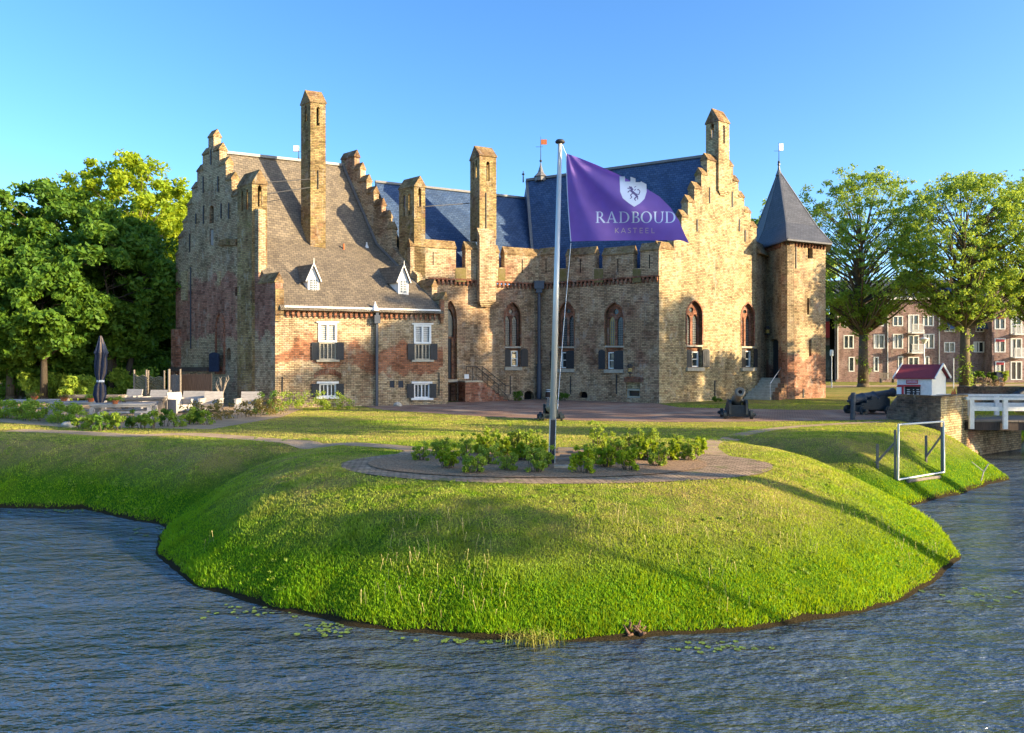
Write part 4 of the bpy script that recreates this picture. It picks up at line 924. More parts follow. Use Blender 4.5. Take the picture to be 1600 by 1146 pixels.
# ---- grass blades (stuff)
def scatter_blades():
    n = 900000; Yr = 9.9*np.exp(rng.uniform(0, 1, n)**1.4*math.log(46/9.9)); Xr = (rng.uniform(-.73, .73, n))*Yr
    P = np.column_stack([Xr, Yr]); h = height(P); keep = h > WATER+.045+.03*vnoise(P, 2.7, 41)
    keep &= ((P[:, 0]-BC_.x)/(BA+.1))**2+((P[:, 1]-BC_.y)/BB)**2 > 1.0+.07*vnoise(P, 3.1, 71)
    keep &= sdpoly(P, courtA) < -.05; keep &= sdpoly(P, terrA) < -.05
    keep &= ~((P[:, 1] > 42.5) & (P[:, 0] > -20) & (P[:, 0] < 15))
    for pts, w in PATHS:
        d = np.full(len(P), 9e9)
        for k in range(0, len(pts), 2): d = np.minimum(d, np.hypot(P[:, 0]-pts[k, 0], P[:, 1]-pts[k, 1]))
        keep &= d > w*.95
    P, h = P[keep], h[keep]; n = len(P)
    # tufts: dryer and shorter on the crown, lush near the water
    lush = np.clip((-h)/1.4, 0, 1)*.6+.5+.35*vnoise(P, .9, 21)
    tall = np.clip(vnoise(P, 2.3, 33), 0, 1)
    L = (.024+.017*lush+.036*tall*(lush > .6))*rng.uniform(.6, 1.5, n); L *= np.where(P[:, 1] > 30, 1.0, 1.0); edge = (h < WATER+.22)*rng.uniform(0, 1, n)**2; L = L*(1+1.0*edge); w = .006+.00042*P[:, 1]*rng.uniform(.7, 1.3, n)
    a = rng.uniform(0, 2*PI, n); le = rng.uniform(.1, .9, n); b = rng.uniform(0, 2*PI, n)
    base = np.column_stack([P, h-.01]); side = np.column_stack([np.cos(a), np.sin(a), np.zeros(n)])*w[:, None]
    tip = base+np.column_stack([np.cos(b)*le*L, np.sin(b)*le*L, L*(1.15-.5*le)])
    V = np.stack([base-side, base+side, tip], 1).reshape(-1, 3); Fc = np.arange(3*n).reshape(-1, 3)
    o = mesh_np('grass', V, Fc, 'blade'); tag(o, 'short green and yellow grass covering the mound and lawn', 'grass', kind='stuff')
    # dry seed stalks
    m = 650; Yr = rng.uniform(10.8, 15.0, m*3); Xr = rng.uniform(-.68, .68, m*3)*Yr; P = np.column_stack([Xr, Yr]); h = height(P); k = (h > WATER+.15) & (h < -.25) & (vnoise(P, .8, 5) > .25); P, h = P[k], h[k]; n = len(P)
    L = rng.uniform(.10, .22, n); b = rng.uniform(0, 2*PI, n); a = rng.uniform(0, PI, n); base = np.column_stack([P, h]); sd = np.column_stack([np.cos(a), np.sin(a), 0*a])*.0035
    tip = base+np.column_stack([np.cos(b)*L*.25, np.sin(b)*L*.25, L]); hd = tip+(tip-base)*.16
    V = np.stack([base-sd, base+sd, tip+sd, tip-sd, tip-sd*3, tip+sd*3, hd+sd, hd-sd], 1).reshape(-1, 3); q = np.arange(n)*8
    Fc = np.concatenate([np.stack([q, q+1, q+2, q+3], 1), np.stack([q+4, q+5, q+6, q+7], 1)])
    o = mesh_np('seed_grass', V, Fc, 'straw'); tag(o, 'dry straw-coloured seed stalks standing in the grass slope', 'grass', kind='stuff')
scatter_blades()
# ---- leaves
def leaf_cloud(cent, rad, per, size, flat_=.6, seed=0, up=.35):
    g = np.random.default_rng(seed); n = len(cent)*per; c = np.repeat(cent, per, axis=0); r = np.repeat(rad, per)[:, None]
    d = g.normal(size=(n, 3)); d /= np.linalg.norm(d, axis=1)[:, None]; rr = g.uniform(0, 1, n)[:, None]**.42
    d[:, 2] *= flat_; p = c+d*rr*r
    nr = g.normal(size=(n, 3))+d*.5; nr[:, 2] += up; nr /= np.linalg.norm(nr, axis=1)[:, None]
    t = np.cross(nr, g.normal(size=(n, 3))); t /= np.linalg.norm(t, axis=1)[:, None]; b = np.cross(nr, t); s = (size*g.uniform(.55, 1.35, n))[:, None]
    V = np.stack([p-t*s, p-b*s*.5, p+t*s, p+b*s*.5+nr*s*.18], 1).reshape(-1, 3); return V, np.arange(n*4).reshape(-1, 4)
def tree(name, label, x, y, H, rad, z0, trunk_r, leafmat='leaf_dark', bark='bark', clumps=150, per=170, size=.17, seed=0, style='round', group=None, forks=1, lean=0.0, cat='tree', clr=(.55, 1.15)):
    """tapered trunk, limbs and a crown of leaf clumps; H total height, z0 height of the lowest leaves"""
    g = np.random.default_rng(seed+100); t = thing(name, label, cat, (x, y, 0), group)
    mb = MB(); base = Vector((x, y, -.15)); cz = (H+z0)/2; hh = (H-z0)/2; C_ = np.array([x+lean, y, cz])
    # clump centres on and inside an uneven ellipsoid
    n = clumps; d = g.normal(size=(n, 3)); d /= np.linalg.norm(d, axis=1)[:, None]; rr = g.uniform(.35, 1, n)**.5
    ph = g.uniform(0, 6, 6); lob = 1+.16*np.sin(3*np.arctan2(d[:, 1], d[:, 0])+ph[0])+.13*np.sin(5*d[:, 2]+ph[1])+.12*np.sin(7*np.arctan2(d[:, 1], d[:, 0])+4*d[:, 2]+ph[2])
    if style == 'vase':
        up_ = (d[:, 2]+1)/2; wid = .50+.62*np.sin(np.clip(up_, 0, 1)*PI*.72+.25)
    else: wid = np.where(d[:, 2] < 0, 1.08, 1.0)
    cen = C_+np.column_stack([d[:, 0]*rad*wid*rr*lob, d[:, 1]*rad*wid*rr*lob, d[:, 2]*hh*(rr*.5+.5)*(lob*.35+.65)])
    top = Vector((x+lean*.6, y, z0+(H-z0)*.62)); fk = Vector((x+lean*.2, y, max(z0*.95, 1.2)))
    stems = []
    for k in range(forks):
        o_ = Vector((g.uniform(-.5, .5), g.uniform(-.3, .3), 0)) if forks > 1 else Vector((0, 0, 0)); r0 = trunk_r*(1 if forks == 1 else .62)
        p0 = base+o_; p1 = fk+o_*2.2; p2 = top+o_*4
        mb.tube(p0, p0+Vector((0, 0, .5)), r0*1.45, r0*1.08, 9); mb.tube(p0+Vector((0, 0, .5)), p1, r0*1.08, r0*.82, 9); mid = p1.lerp(p2, .5)+Vector((g.uniform(-.3, .3), g.uniform(-.3, .3), 0)); mb.tube(p1, mid, r0*.8, r0*.5, 8); mb.tube(mid, p2, r0*.5, r0*.14, 6); stems.append((p1, mid, p2))
    order = np.argsort(g.uniform(size=n))
    for q in order[:min(n, 62 if style != 'vase' else 190)]:
        p1, mid, p2 = stems[int(g.integers(len(stems)))]; c_ = Vector(cen[q]); f = np.clip((c_.z-p1.z)/(p2.z-p1.z+.1)-.42, .0, .9) if style == 'vase' else np.clip((c_.z-p1.z)/(p2.z-p1.z+.1)-.15, .0, .95)
        a = p1.lerp(mid, f*2) if f < .5 else mid.lerp(p2, f*2-1); r_ = trunk_r*.30*(1-f*.6); m1 = a.lerp(c_, .5)+Vector((g.uniform(-.2, .2), g.uniform(-.2, .2), .35 if style != 'vase' else -.1)); mb.tube(a, m1, r_, r_*.6, 5, False); mb.tube(m1, c_, r_*.6, .02, 4, False)
    mb.build('trunk', bark, t, smooth=True, uv=False, recalc=False)
    rad_c = g.uniform(*clr, n)
    V, Fc = leaf_cloud(cen, rad_c, per, size, .7, seed+1)
    if style == 'vase':      # leafy sprouts hugging the lower trunk
        k = 26; c2 = np.column_stack([x+g.normal(size=k)*.28, y+g.normal(size=k)*.28, g.uniform(.3, z0+1, k)]); V2, F2 = leaf_cloud(c2, np.full(k, .42), 38, size*.9, 1, seed+2); Fc = np.concatenate([Fc, F2+len(V)]); V = np.concatenate([V, V2])
    mesh_np('crown', V, Fc, leafmat, t); return t
TG = 'trees behind the terrace left of the castle'
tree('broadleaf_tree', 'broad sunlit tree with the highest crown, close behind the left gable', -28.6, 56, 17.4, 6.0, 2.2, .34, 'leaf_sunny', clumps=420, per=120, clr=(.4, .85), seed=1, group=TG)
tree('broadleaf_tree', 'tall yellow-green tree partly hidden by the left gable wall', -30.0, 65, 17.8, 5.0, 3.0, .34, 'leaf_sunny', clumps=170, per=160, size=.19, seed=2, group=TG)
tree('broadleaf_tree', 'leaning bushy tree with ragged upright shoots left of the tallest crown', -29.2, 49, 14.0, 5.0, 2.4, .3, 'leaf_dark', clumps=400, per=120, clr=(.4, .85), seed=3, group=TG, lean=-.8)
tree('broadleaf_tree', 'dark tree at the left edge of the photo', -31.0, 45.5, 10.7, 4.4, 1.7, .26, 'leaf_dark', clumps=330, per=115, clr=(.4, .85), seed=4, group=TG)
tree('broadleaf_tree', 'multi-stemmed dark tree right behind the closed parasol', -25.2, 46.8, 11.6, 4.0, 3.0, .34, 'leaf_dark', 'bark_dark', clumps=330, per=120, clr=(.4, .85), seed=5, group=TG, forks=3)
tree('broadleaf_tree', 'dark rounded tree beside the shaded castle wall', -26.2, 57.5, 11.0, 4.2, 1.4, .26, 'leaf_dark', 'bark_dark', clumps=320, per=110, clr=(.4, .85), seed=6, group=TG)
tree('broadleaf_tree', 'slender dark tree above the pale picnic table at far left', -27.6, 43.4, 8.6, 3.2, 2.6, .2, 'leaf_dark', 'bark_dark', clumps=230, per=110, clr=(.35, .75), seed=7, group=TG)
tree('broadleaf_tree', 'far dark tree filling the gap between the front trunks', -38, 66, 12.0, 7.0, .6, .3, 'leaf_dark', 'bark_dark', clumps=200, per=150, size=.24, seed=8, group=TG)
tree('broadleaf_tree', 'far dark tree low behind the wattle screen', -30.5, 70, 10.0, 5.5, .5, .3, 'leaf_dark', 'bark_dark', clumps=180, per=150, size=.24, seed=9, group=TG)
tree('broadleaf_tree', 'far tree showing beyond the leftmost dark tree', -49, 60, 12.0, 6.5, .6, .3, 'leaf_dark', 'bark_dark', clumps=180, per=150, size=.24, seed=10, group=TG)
TR = 'elm trees along the lane on the right'
EL = dict(leafmat='leaf_elm', style='vase', group=TR, size=.12, per=38, clr=(.28, .66))
tree('elm_tree', 'tall airy elm with a leafy trunk just right of the pointed corner tower', 33.4, 70, 20.2, 6.3, 5.2, .46, clumps=1150, seed=20, **EL)
tree('elm_tree', 'tall airy elm standing above the small white hut', 40.0, 65, 19.2, 5.9, 5.6, .42, clumps=1100, seed=21, **EL)
tree('elm_tree', 'elm cut off by the right edge of the photo', 47.4, 66, 19.4, 5.6, 5.4, .42, clumps=1000, seed=22, **EL)
tree('elm_tree', 'distant elm peeping out behind the pointed tower roof', 31.0, 86, 20.6, 6.0, 5, .4, 'leaf_elm', clumps=230, per=110, size=.2, seed=23, style='vase', group=TR)
# trees on the near bank to the right of the picture: they throw the long evening shadows
def shade_tree(x, y, H, rad, z0, seed, cl=90, clr=(.55, 1.15), tr=.3, per=110, sz=.2):
    tree('bank_tree', 'tree on the near bank beyond the right edge of the photo', x, y, H, rad, z0, tr, 'leaf_elm', clumps=cl, per=per, size=sz, seed=seed, clr=clr, group='trees on the near bank outside the photo')
SHADE = [(38, 31.0, 19.0, 2.9, 2.6, 31, 200), (50, 31.0, 17.6, 2.8, 2.4, 30, 110), (33, 41.2, 8.6, 2.2, 1.6, 32, 60), (36.2, 45.4, 13.5, 1.6, 5, 33, 50), (34, 26.2, 15.6, 3.0, 4.5, 34, 90), (40, 27.6, 18.8, 2.7, 3, 35, 160), (28, 18.3, 8.4, 2.0, 4.0, 36, 34), (31, 15.6, 16.2, 3.4, 10.8, 37, 90), (22, 10.3, 13.0, 2.4, 8.6, 38, 60), (18.2, 6.9, 5.8, .85, 4.5, 39, 22, (.2, .42), .07, 90, .07), (26, 9.0, 11.5, 2.4, 7.2, 40, 60)]
for a in SHADE: shade_tree(*a)
def bush(name, label, x, y, w, d, h, mat='leaf_dark', n=26, per=110, size=.09, seed=0, group=None, cat='bush', z=None, root=None, rf=1.0):
    g = np.random.default_rng(seed+500); z = hz(x, y) if z is None else z; t = root or thing(name, label, cat, (x, y, z), group)
    c = np.column_stack([x+g.uniform(-.5, .5, n)*w*.85, y+g.uniform(-.5, .5, n)*d*.85, z+g.uniform(.12, .92, n)**.9*h*.9]); r = g.uniform(.16, .30, n)*min(h, w, 1.2 if h < 1.5 else 3)*rf
    if rf < 1: c[:, 2] += np.where(g.uniform(0, 1, n) > .75, g.uniform(.0, .22, n), 0)*(h > .3)
    mb = MB()
    for q in range(0, n, 2): mb.tube(Vector((x+(c[q, 0]-x)*.4, y+(c[q, 1]-y)*.4, z-.05)), Vector(c[q]), .012*max(1, h), .005, 4, False)
    mb.build('stems', 'bark', t, uv=False, recalc=False); V, Fc = leaf_cloud(c, r, per, size, .8, seed+3); mesh_np('leaves', V, Fc, mat, t); return t
UG = 'bushes under the trees left of the castle'
for k, (px, Yb, w, h) in enumerate([(20, 46, 3.4, 2.6), (68, 45, 2.4, 1.9), (100, 47, 2.6, 2.5), (128, 43.5, 1.6, 1.7), (178, 48, 3.2, 2.6), (205, 46.5, 2.2, 2.1), (245, 49, 3.0, 2.8), (268, 52, 3.5, 3.5)]):
    X_ = (px-CX)/F*Yb; nm = ['wide dark bush at the left edge under the trees', 'light green bush left of the slender trunk', 'tall dark bush between two trunks', 'small bright bush at the foot of the parasol tree', 'dark bush just right of the parasol', 'bright leafy bush between parasol and wattle screen', 'dark bush behind the wattle screen', 'dark bush against the castle corner behind the fence'][k]
    bush('bush', nm, X_, Yb, w, 1.6, h, 'leaf_shrub' if k in (1, 3, 5) else 'leaf_dark', 50, 120, .11, 40+k, UG)
# backdrop of woodland far off
V_, F_ = [], []
g = np.random.default_rng(77); n = 520; c = np.column_stack([g.uniform(-190, -40, n), g.uniform(95, 135, n), g.uniform(.5, 9, n)]); V1, F1 = leaf_cloud(c, g.uniform(1.5, 3.2, n), 60, .6, .8, 5); o = mesh_np('woodland', V1, F1, 'leaf_dark'); tag(o, 'far belt of dark woodland beyond the trees on the left', 'woodland', kind='stuff')
n = 420; c = np.column_stack([g.uniform(60, 200, n), g.uniform(125, 150, n), g.uniform(.5, 11, n)]); V1, F1 = leaf_cloud(c, g.uniform(1.5, 3.2, n), 60, .6, .8, 6); o = mesh_np('woodland', V1, F1, 'leaf_dark'); tag(o, 'far belt of green woodland behind the apartment building', 'woodland', kind='stuff')
# ---- weeds on the slope
g = np.random.default_rng(15); n = 2600; Yr = g.uniform(10.8, 24, n); Xr = g.uniform(-.72, .72, n)*Yr; P = np.column_stack([Xr, Yr]); h = height(P)
k = (h > WATER+.06) & (vnoise(P, .7, 61) > .12) & (((P[:, 0]-BC_.x)/(BA+.2))**2+((P[:, 1]-BC_.y)/(BB+.1))**2 > 1) & (sdpoly(P, terrA) < -.2) & (sdpoly(P, courtA) < -.2); P, h = P[k][:520], h[k][:520]; n = len(P)
V1, F1 = leaf_cloud(np.column_stack([P, h+.025]), g.uniform(.03, .11, n), 16, .026, .45, 62, up=.9); o = mesh_np('weeds', V1, F1, 'leaf_shrub'); tag(o, 'low broad-leaved weeds scattered through the grass slope', 'weeds', kind='stuff')
# ---- flower-bed shrubs
SB = [(658, 722, .62), (690, 716, .6), (700, 735, .62), (729, 722, .7), (741, 742, .62), (752, 712, .62), (763, 728, .66), (785, 716, .62), (770, 700, .75), (792, 738, .66), (812, 722, .6), (806, 704, .72), (829, 706, .7), (838, 722, .7), (836, 741, .7), (850, 733, .6), (845, 712, .66),
      (911, 742, .66), (925, 728, .7), (934, 712, .95), (946, 733, .72), (962, 722, .70), (958, 706, .66), (981, 738, .72), (990, 722, .6), (986, 705, .6), (1012, 722, .66), (1017, 708, .95), (1028, 731, .66), (1047, 722, .6), (1058, 708, .76), (1080, 722, .62), (1088, 711, .66)]
SB.sort(key=lambda s_: s_[0]); lefts = [s_ for s_ in SB if s_[0] < 862]; rights = [s_ for s_ in SB if s_[0] > 862]
ORD = ['first', 'second', 'third', 'fourth', 'fifth', 'sixth', 'seventh', 'eighth', 'ninth', 'tenth', 'eleventh', 'twelfth', 'thirteenth', 'fourteenth', 'fifteenth', 'sixteenth', 'seventeenth', 'eighteenth']
for k, (px, py, h) in enumerate(SB):
    p = gnd(px, py, -.02); side = 'left' if px < 862 else 'right'; i_ = (lefts if px < 862 else rights).index((px, py, h)); bush('rose_shrub', f'leafy rose shrub, {ORD[i_]} from the left among those {side} of the flagpole', p.x, p.y, .44+.14*((k*37) % 5)/5, .42, h*(.66+.25*((k*53) % 7)/7), ['leaf_shrub', 'leaf_shrub', 'leaf_sunny'][k % 3], 30, 34, .03+.008*(k % 3), 100+k, 'rose shrubs in the flagpole bed', rf=.62)
# low ground plants round the terrace
pl_ = [(110, 668, .5), (128, 671, .45), (146, 668, .62), (160, 674, .6), (172, 672, .7), (186, 673, .7), (205, 669, .8), (221, 670, .68), (236, 671, .8), (258, 667, .75), (276, 668, .66), (292, 664, .72), (306, 663, .62), (322, 664, .6)]
for k, (px, py, h) in enumerate(pl_):
    p = gnd(px, py); bush('young_shrub', f'young green shrub in the border before the picnic tables, {ORD[k]} from the left', p.x, p.y, .5, .4, h, 'leaf_shrub' if k % 3 else 'leaf_dark', 12, 55, .045, 160+k, 'young shrubs along the terrace border')
def hedge(label, pxs, h, mat, seed, wd=.55, per=60):
    a, b = gnd(*pxs[0]), gnd(*pxs[1]); L = (b-a).length; n = int(L*13); g = np.random.default_rng(seed); t = thing('hedge', label, 'hedge', ((a.x+b.x)/2, (a.y+b.y)/2, 0))
    f = g.uniform(0, 1, n); c = np.column_stack([a.x+(b.x-a.x)*f+g.normal(size=n)*wd*.3, a.y+(b.y-a.y)*f+g.normal(size=n)*wd*.3, g.uniform(.1, h, n)]); mb = MB()
    for q in range(0, n, 3): mb.tube(Vector((c[q, 0], c[q, 1], -.05)), Vector(c[q]), .012, .006, 4, False)
    mb.build('stems', 'bark', t, uv=False, recalc=False); V, Fc = leaf_cloud(c, g.uniform(.14, .27, n), per, .05, .8, seed); mesh_np('leaves', V, Fc, mat, t)
hedge('low dense hedge in front of the pale tables at far left', ((-30, 651), (128, 664)), .78, 'leaf_shrub', 300, .6, 80)
hedge('thin reddish-green hedge before the lounge seats', ((286, 661), (440, 648)), .75, 'leaf_autumn', 301, .5, 36)
hedge('loose climbing shrubs along the foot of the brick wing', ((432, 645), (545, 640)), .95, 'leaf_shrub', 302, .6, 42)
hedge('short dark hedge between terrace and left gable', ((400, 648), (436, 646)), 1.1, 'leaf_dark', 303, .6, 60)
# reeds, lily pads, driftwood
def reeds():
    n = 150; g = np.random.default_rng(9); p = gnd(833, 1008, WATER); b = np.column_stack([p.x+g.normal(size=n)*.2, p.y+.05+g.normal(size=n)*.06, np.full(n, WATER-.05)]); a = g.uniform(0, PI, n); sd = np.column_stack([np.cos(a), np.sin(a), 0*a])*.006; L = g.uniform(.10, .30, n); d = g.uniform(0, 2*PI, n)
    m = b+np.column_stack([np.cos(d)*L*.15, np.sin(d)*L*.15, L*.7]); t = m+np.column_stack([np.cos(d)*L*.45, np.sin(d)*L*.45, L*.25]); V = np.stack([b-sd, b+sd, m+sd, m-sd, t], 1).reshape(-1, 3); q = np.arange(n)*5
    F3 = np.concatenate([np.stack([q, q+1, q+2], 1), np.stack([q, q+2, q+3], 1), np.stack([q+3, q+2, q+4], 1)]); o = mesh_np('reeds', V, F3, 'reed'); tag(o, 'clump of yellow-green reeds at the water edge below the flagpole', 'reeds')
reeds()
def pads():
    mb = MB(); g = random.Random(5); spots = [(1060, 1010, 30), (300, 820, 10)]
    for cx, cy, sx, sy, n in ((560, 975, 75, 14, 60), (400, 955, 60, 12, 26), (100, 798, 60, 4, 50), (1130, 1012, 70, 8, 30), (1560, 930, 45, 16, 22), (240, 835, 60, 10, 20), (740, 1003, 120, 4, 24), (1460, 930, 60, 14, 10), (520, 985, 30, 8, 20)):
        for _ in range(n):
            px, py = g.gauss(cx, sx*.6), g.gauss(cy, sy*.6)
            if py < 770: continue
            p = gnd(px, py, WATER)
            if hz(p.x, p.y) > WATER-.02: continue
            r = g.uniform(.02, .055); st = g.uniform(0, 6); k = 9
            mb.add([(p.x+math.cos(st+i*5.6/k)*r, p.y+math.sin(st+i*5.6/k)*r, WATER+.012+g.uniform(0, .006)) for i in range(k+1)]+[(p.x, p.y, WATER+.012)], [tuple(range(k+2))])
    o = mb.build('lily_pads', 'lily', None, uv=False, recalc=False); tag(o, 'scattered small green lily pads floating along the banks', 'water plants', kind='stuff')
pads()
p = gnd(990, 996, WATER); mb = MB(); g = random.Random(2)
for k in range(22):
    a = Vector((p.x+g.uniform(-.12, .12), p.y+g.uniform(-.03, .12), WATER+g.uniform(0, .1))); b = a+Vector((g.uniform(-.12, .12), g.uniform(-.08, .08), g.uniform(.0, .16))); mb.tube(a, b, g.uniform(.015, .045), .012, 6)
o = mb.build('tree_root', 'driftwood', None, smooth=True); tag(o, 'gnarled brown driftwood root lying at the water edge', 'driftwood')
p = gnd(1530, 735, -.9); b_ = Vector((17.6, 26.9)); zz = hz(17.3, 27.6); mb = MB(); q = ray_ground(1533, 752); mb.path([q, q+Vector((.15, .1, .3)), q+Vector((.3, .1, .55))], .02); mb.path([q+Vector((.15, .1, .3)), q+Vector((-.25, .1, .62))], .014); mb.path([q+Vector((.3, .1, .55)), q+Vector((.45, 0, .6))], .01); o = mb.build('branch', 'timber_pale', None); tag(o, 'bare forked branch lying on the bank near the bridge', 'branch')
# ================================================================ FLAGPOLE AND FLAG
b0 = gnd(862, 726); t0 = at(875, 225, b0.y)
fp = thing('flagpole', 'tall leaning silver flagpole on a dark square post in the flower bed', 'flagpole', (b0.x, b0.y, 0)); dirp = (t0-b0).normalized()
mb = MB(); mb.tube(b0+dirp*.9, t0, .082, .05, 16); mb.build('pole', 'metal_pole', fp, smooth=True)
mb = MB(); mb.lathe(t0, dirp, [(0, .05), (.02, .11), (.05, .12), (.09, .09), (.11, .0)], 16); mb.build('pole_cap', 'iron', fp, smooth=True)
def leanbox(mb, x0, x1, y0, y1, h0, h1):
    q = []
    for h_ in (h0, h1):
        c_ = b0+dirp*h_; q += [c_+Vector((x0, y0, 0)), c_+Vector((x1, y0, 0)), c_+Vector((x1, y1, 0)), c_+Vector((x0, y1, 0))]
    mb.hexa(q)
mb = MB(); leanbox(mb, -.078, -.060, -.09, .08, -.2, 1.10); leanbox(mb, .060, .078, -.09, .08, -.2, 1.10); mb.build('post', 'galv', fp)
mb = MB(); leanbox(mb, -.0595, .0595, -.085, .06, -.2, 1.08); mb.build('post_core', 'iron', fp)
mb = MB(); FY = b0.y-.10
mb.path([t0+Vector((.06, -.05, -.05)), at(884, 240, FY)], .006, 5); mb.path([at(892, 380, FY), at(880, 520, FY), at(871, 640, FY)], .007, 5); mb.build('halyard', 'paper', fp)
TOPC = [(885, 240), (905, 247), (930, 257), (960, 270), (985, 283), (1008, 294), (1030, 307), (1048, 325), (1061, 345), (1068, 362), (1076, 379)]
BOTC = [(892.5, 377.5), (915, 377), (945, 376.5), (975, 376), (1000, 376), (1022, 376), (1040, 375.7), (1052, 376), (1061, 375.5), (1068, 377), (1076.5, 380.5)]
def lerpc(C_, t):
    t = max(0, min(1, t))*(len(C_)-1); i_ = min(int(t), len(C_)-2); f = t-i_; return (C_[i_][0]*(1-f)+C_[i_+1][0]*f, C_[i_][1]*(1-f)+C_[i_+1][1]*f)
def flag_depth(px, py):      # folds fan out from the upper hoist corner
    dx, dy = px-886, py-236; a = math.atan2(dy, dx); r = math.hypot(dx, dy)
    d = .12*min(1, r/90)*math.sin(a*12.0+r*.014+.4)+.05*math.sin(dx*.045+dy*.02)*min(1, dx/60 if dx > 0 else 0)
    d += .035*math.exp(-((px-1040)/28)**2)*math.sin(dy*.08); 
    return FY+d-.0011*max(0, dx)
def fpt(px, py, o_=0.0): return at(px, py, flag_depth(px, py)-o_)
NU, NV = 110, 60; vs = []
for i_ in range(NU+1):
    t = i_/NU; a, b = lerpc(TOPC, t), lerpc(BOTC, t)
    for j in range(NV+1):
        f = j/NV; x, y = a[0]+(b[0]-a[0])*f, a[1]+(b[1]-a[1])*f
        if i_ == 0: x -= 1.2*math.sin(PI*f)
        vs.append(fpt(x, y))
fs = [(i_*(NV+1)+j, (i_+1)*(NV+1)+j, (i_+1)*(NV+1)+j+1, i_*(NV+1)+j+1) for i_ in range(NU) for j in range(NV)]
fl = thing('flag', 'purple flag reading RADBOUD KASTEEL under a white lion shield, blowing from the flagpole', 'flag', (b0.x, b0.y, 5.5))
mb = MB(); mb.add(vs, fs); mb.build('cloth', 'flag', fl, smooth=True, uv=False, recalc=False)
mb = MB(); mb.path([vs[j]+Vector((-.008, 0, 0)) for j in range(0, NV+1, 4)], .011, 6); mb.build('hoist_band', 'letter_white', fl)
def decal(name, polys, mat, off=.006, step=2.0):
    """flat marks sewn on the cloth: clipped into small cells so they follow the folds"""
    bm = bmesh.new()
    for P in polys:
        loops = P if isinstance(P[0][0], (tuple, list)) else [P]
        flat = [p for L in loops for p in L]; tr = tessellate_polygon([[Vector((x, y, 0)) for x, y in L] for L in loops]); vv = [bm.verts.new((x, y, 0)) for x, y in flat]
        for t in tr:
            try: bm.faces.new([vv[k] for k in t])
            except ValueError: pass
    xs_ = [v.co.x for v in bm.verts]; ys_ = [v.co.y for v in bm.verts]
    for ax, lo, hi in ((0, min(xs_), max(xs_)), (1, min(ys_), max(ys_))):
        c = lo+step
        while c < hi:
            co = Vector((0, 0, 0)); co[ax] = c; no = Vector((0, 0, 0)); no[ax] = 1
            bmesh.ops.bisect_plane(bm, geom=bm.verts[:]+bm.edges[:]+bm.faces[:], plane_co=co, plane_no=no); c += step
    for v in bm.verts: v.co = fpt(v.co.x, v.co.y, off)
    me = bpy.data.meshes.new(name); bm.to_mesh(me); bm.free(); return finish(name, me, mat, fl, False, False, False)
def arcband(cx, cy, rx, ry, th, a0, a1, n=16, thin=.35):      # ring sector, thick on the sides, thin top and bottom
    o_, i_ = [], []
    for k in range(n+1):
        a = R(a0+(a1-a0)*k/n); w_ = th*(thin+(1-thin)*abs(math.cos(a))); o_.append((cx+math.cos(a)*rx, cy-math.sin(a)*ry)); i_.append((cx+math.cos(a)*(rx-w_), cy-math.sin(a)*(ry-th*thin-(w_-th*thin)*.15)))
    return o_+i_[::-1]
def box2(x0, y0, x1, y1): return [(x0, y0), (x1, y0), (x1, y1), (x0, y1)]
polys = []; T, B_ = 331.0, 348.6; st, se = 2.5, .8
def stem(x, t=T, b=B_, w=st): return [box2(x, t, x+w, b), box2(x-1.7, t, x+w+1.4, t+se), box2(x-1.7, b-se, x+w+1.7, b)]
x = 932.5; polys += stem(x); polys.append(arcband(x+4.5, T+4.6, 5.2, 4.7, 2.4, -90, 90)); polys.append(box2(x+2, T, x+4.6, T+se)); polys.append(box2(x+2, T+8.3, x+4.6, T+9.2)); polys.append([(x+3.6, T+8.6), (x+6.4, T+8.6), (x+13.4, B_-.6), (x+13.6, B_), (x+10.2, B_)])      # R
x = 947.5; polys += [[(x+7.5, T-.5), (x+8.9, T-.5), (x+16, B_), (x+12.8, B_)], [(x+7.3, T), (x+8.2, T+2), (x+2.6, B_), (x+1.4, B_)], box2(x+4.3, T+11, x+11.6, T+12), box2(x-.4, B_-se, x+4.6, B_), box2(x+10.6, B_-se, x+18, B_)]      # A
x = 968.8; polys += stem(x); polys += [arcband(x+5, (T+B_)/2, 9.6, (B_-T)/2, 2.9, -90, 90), box2(x+2, T, x+5.4, T+se), box2(x+2, B_-se, x+5.4, B_)]      # D
x = 988.5; polys += stem(x); polys += [arcband(x+4.2, T+4.2, 5.4, 4.3, 2.4, -90, 90), arcband(x+4.6, T+13.0, 6.6, 4.7, 2.7, -90, 90), box2(x+2, T, x+4.6, T+se), box2(x+2, T+8.0, x+4.8, T+8.9), box2(x+2, B_-se, x+4.8, B_)]      # B
polys.append([[(1009.8+math.cos(R(a))*8.8, (T+B_)/2-math.sin(R(a))*9.1) for a in range(0, 360, 15)], [(1009.8+math.cos(R(a))*5.9, (T+B_)/2-math.sin(R(a))*8.2) for a in range(0, 360, 15)]])      # O
x = 1022.5; polys += [box2(x, T, x+st, B_-6), box2(x-1.7, T, x+st+1.7, T+se), box2(x+11.8, T, x+13.2, B_-6), box2(x+10, T, x+15, T+se), arcband(x+6.6, B_-6.2, 6.6, 6.5, 2.4, 180, 360)]      # U
x = 1040.8; polys += stem(x); polys += [arcband(x+5, (T+B_)/2, 9.6, (B_-T)/2, 2.9, -90, 90), box2(x+2, T, x+5.4, T+se), box2(x+2, B_-se, x+5.4, B_)]      # D
decal('lettering', polys, 'letter_white')
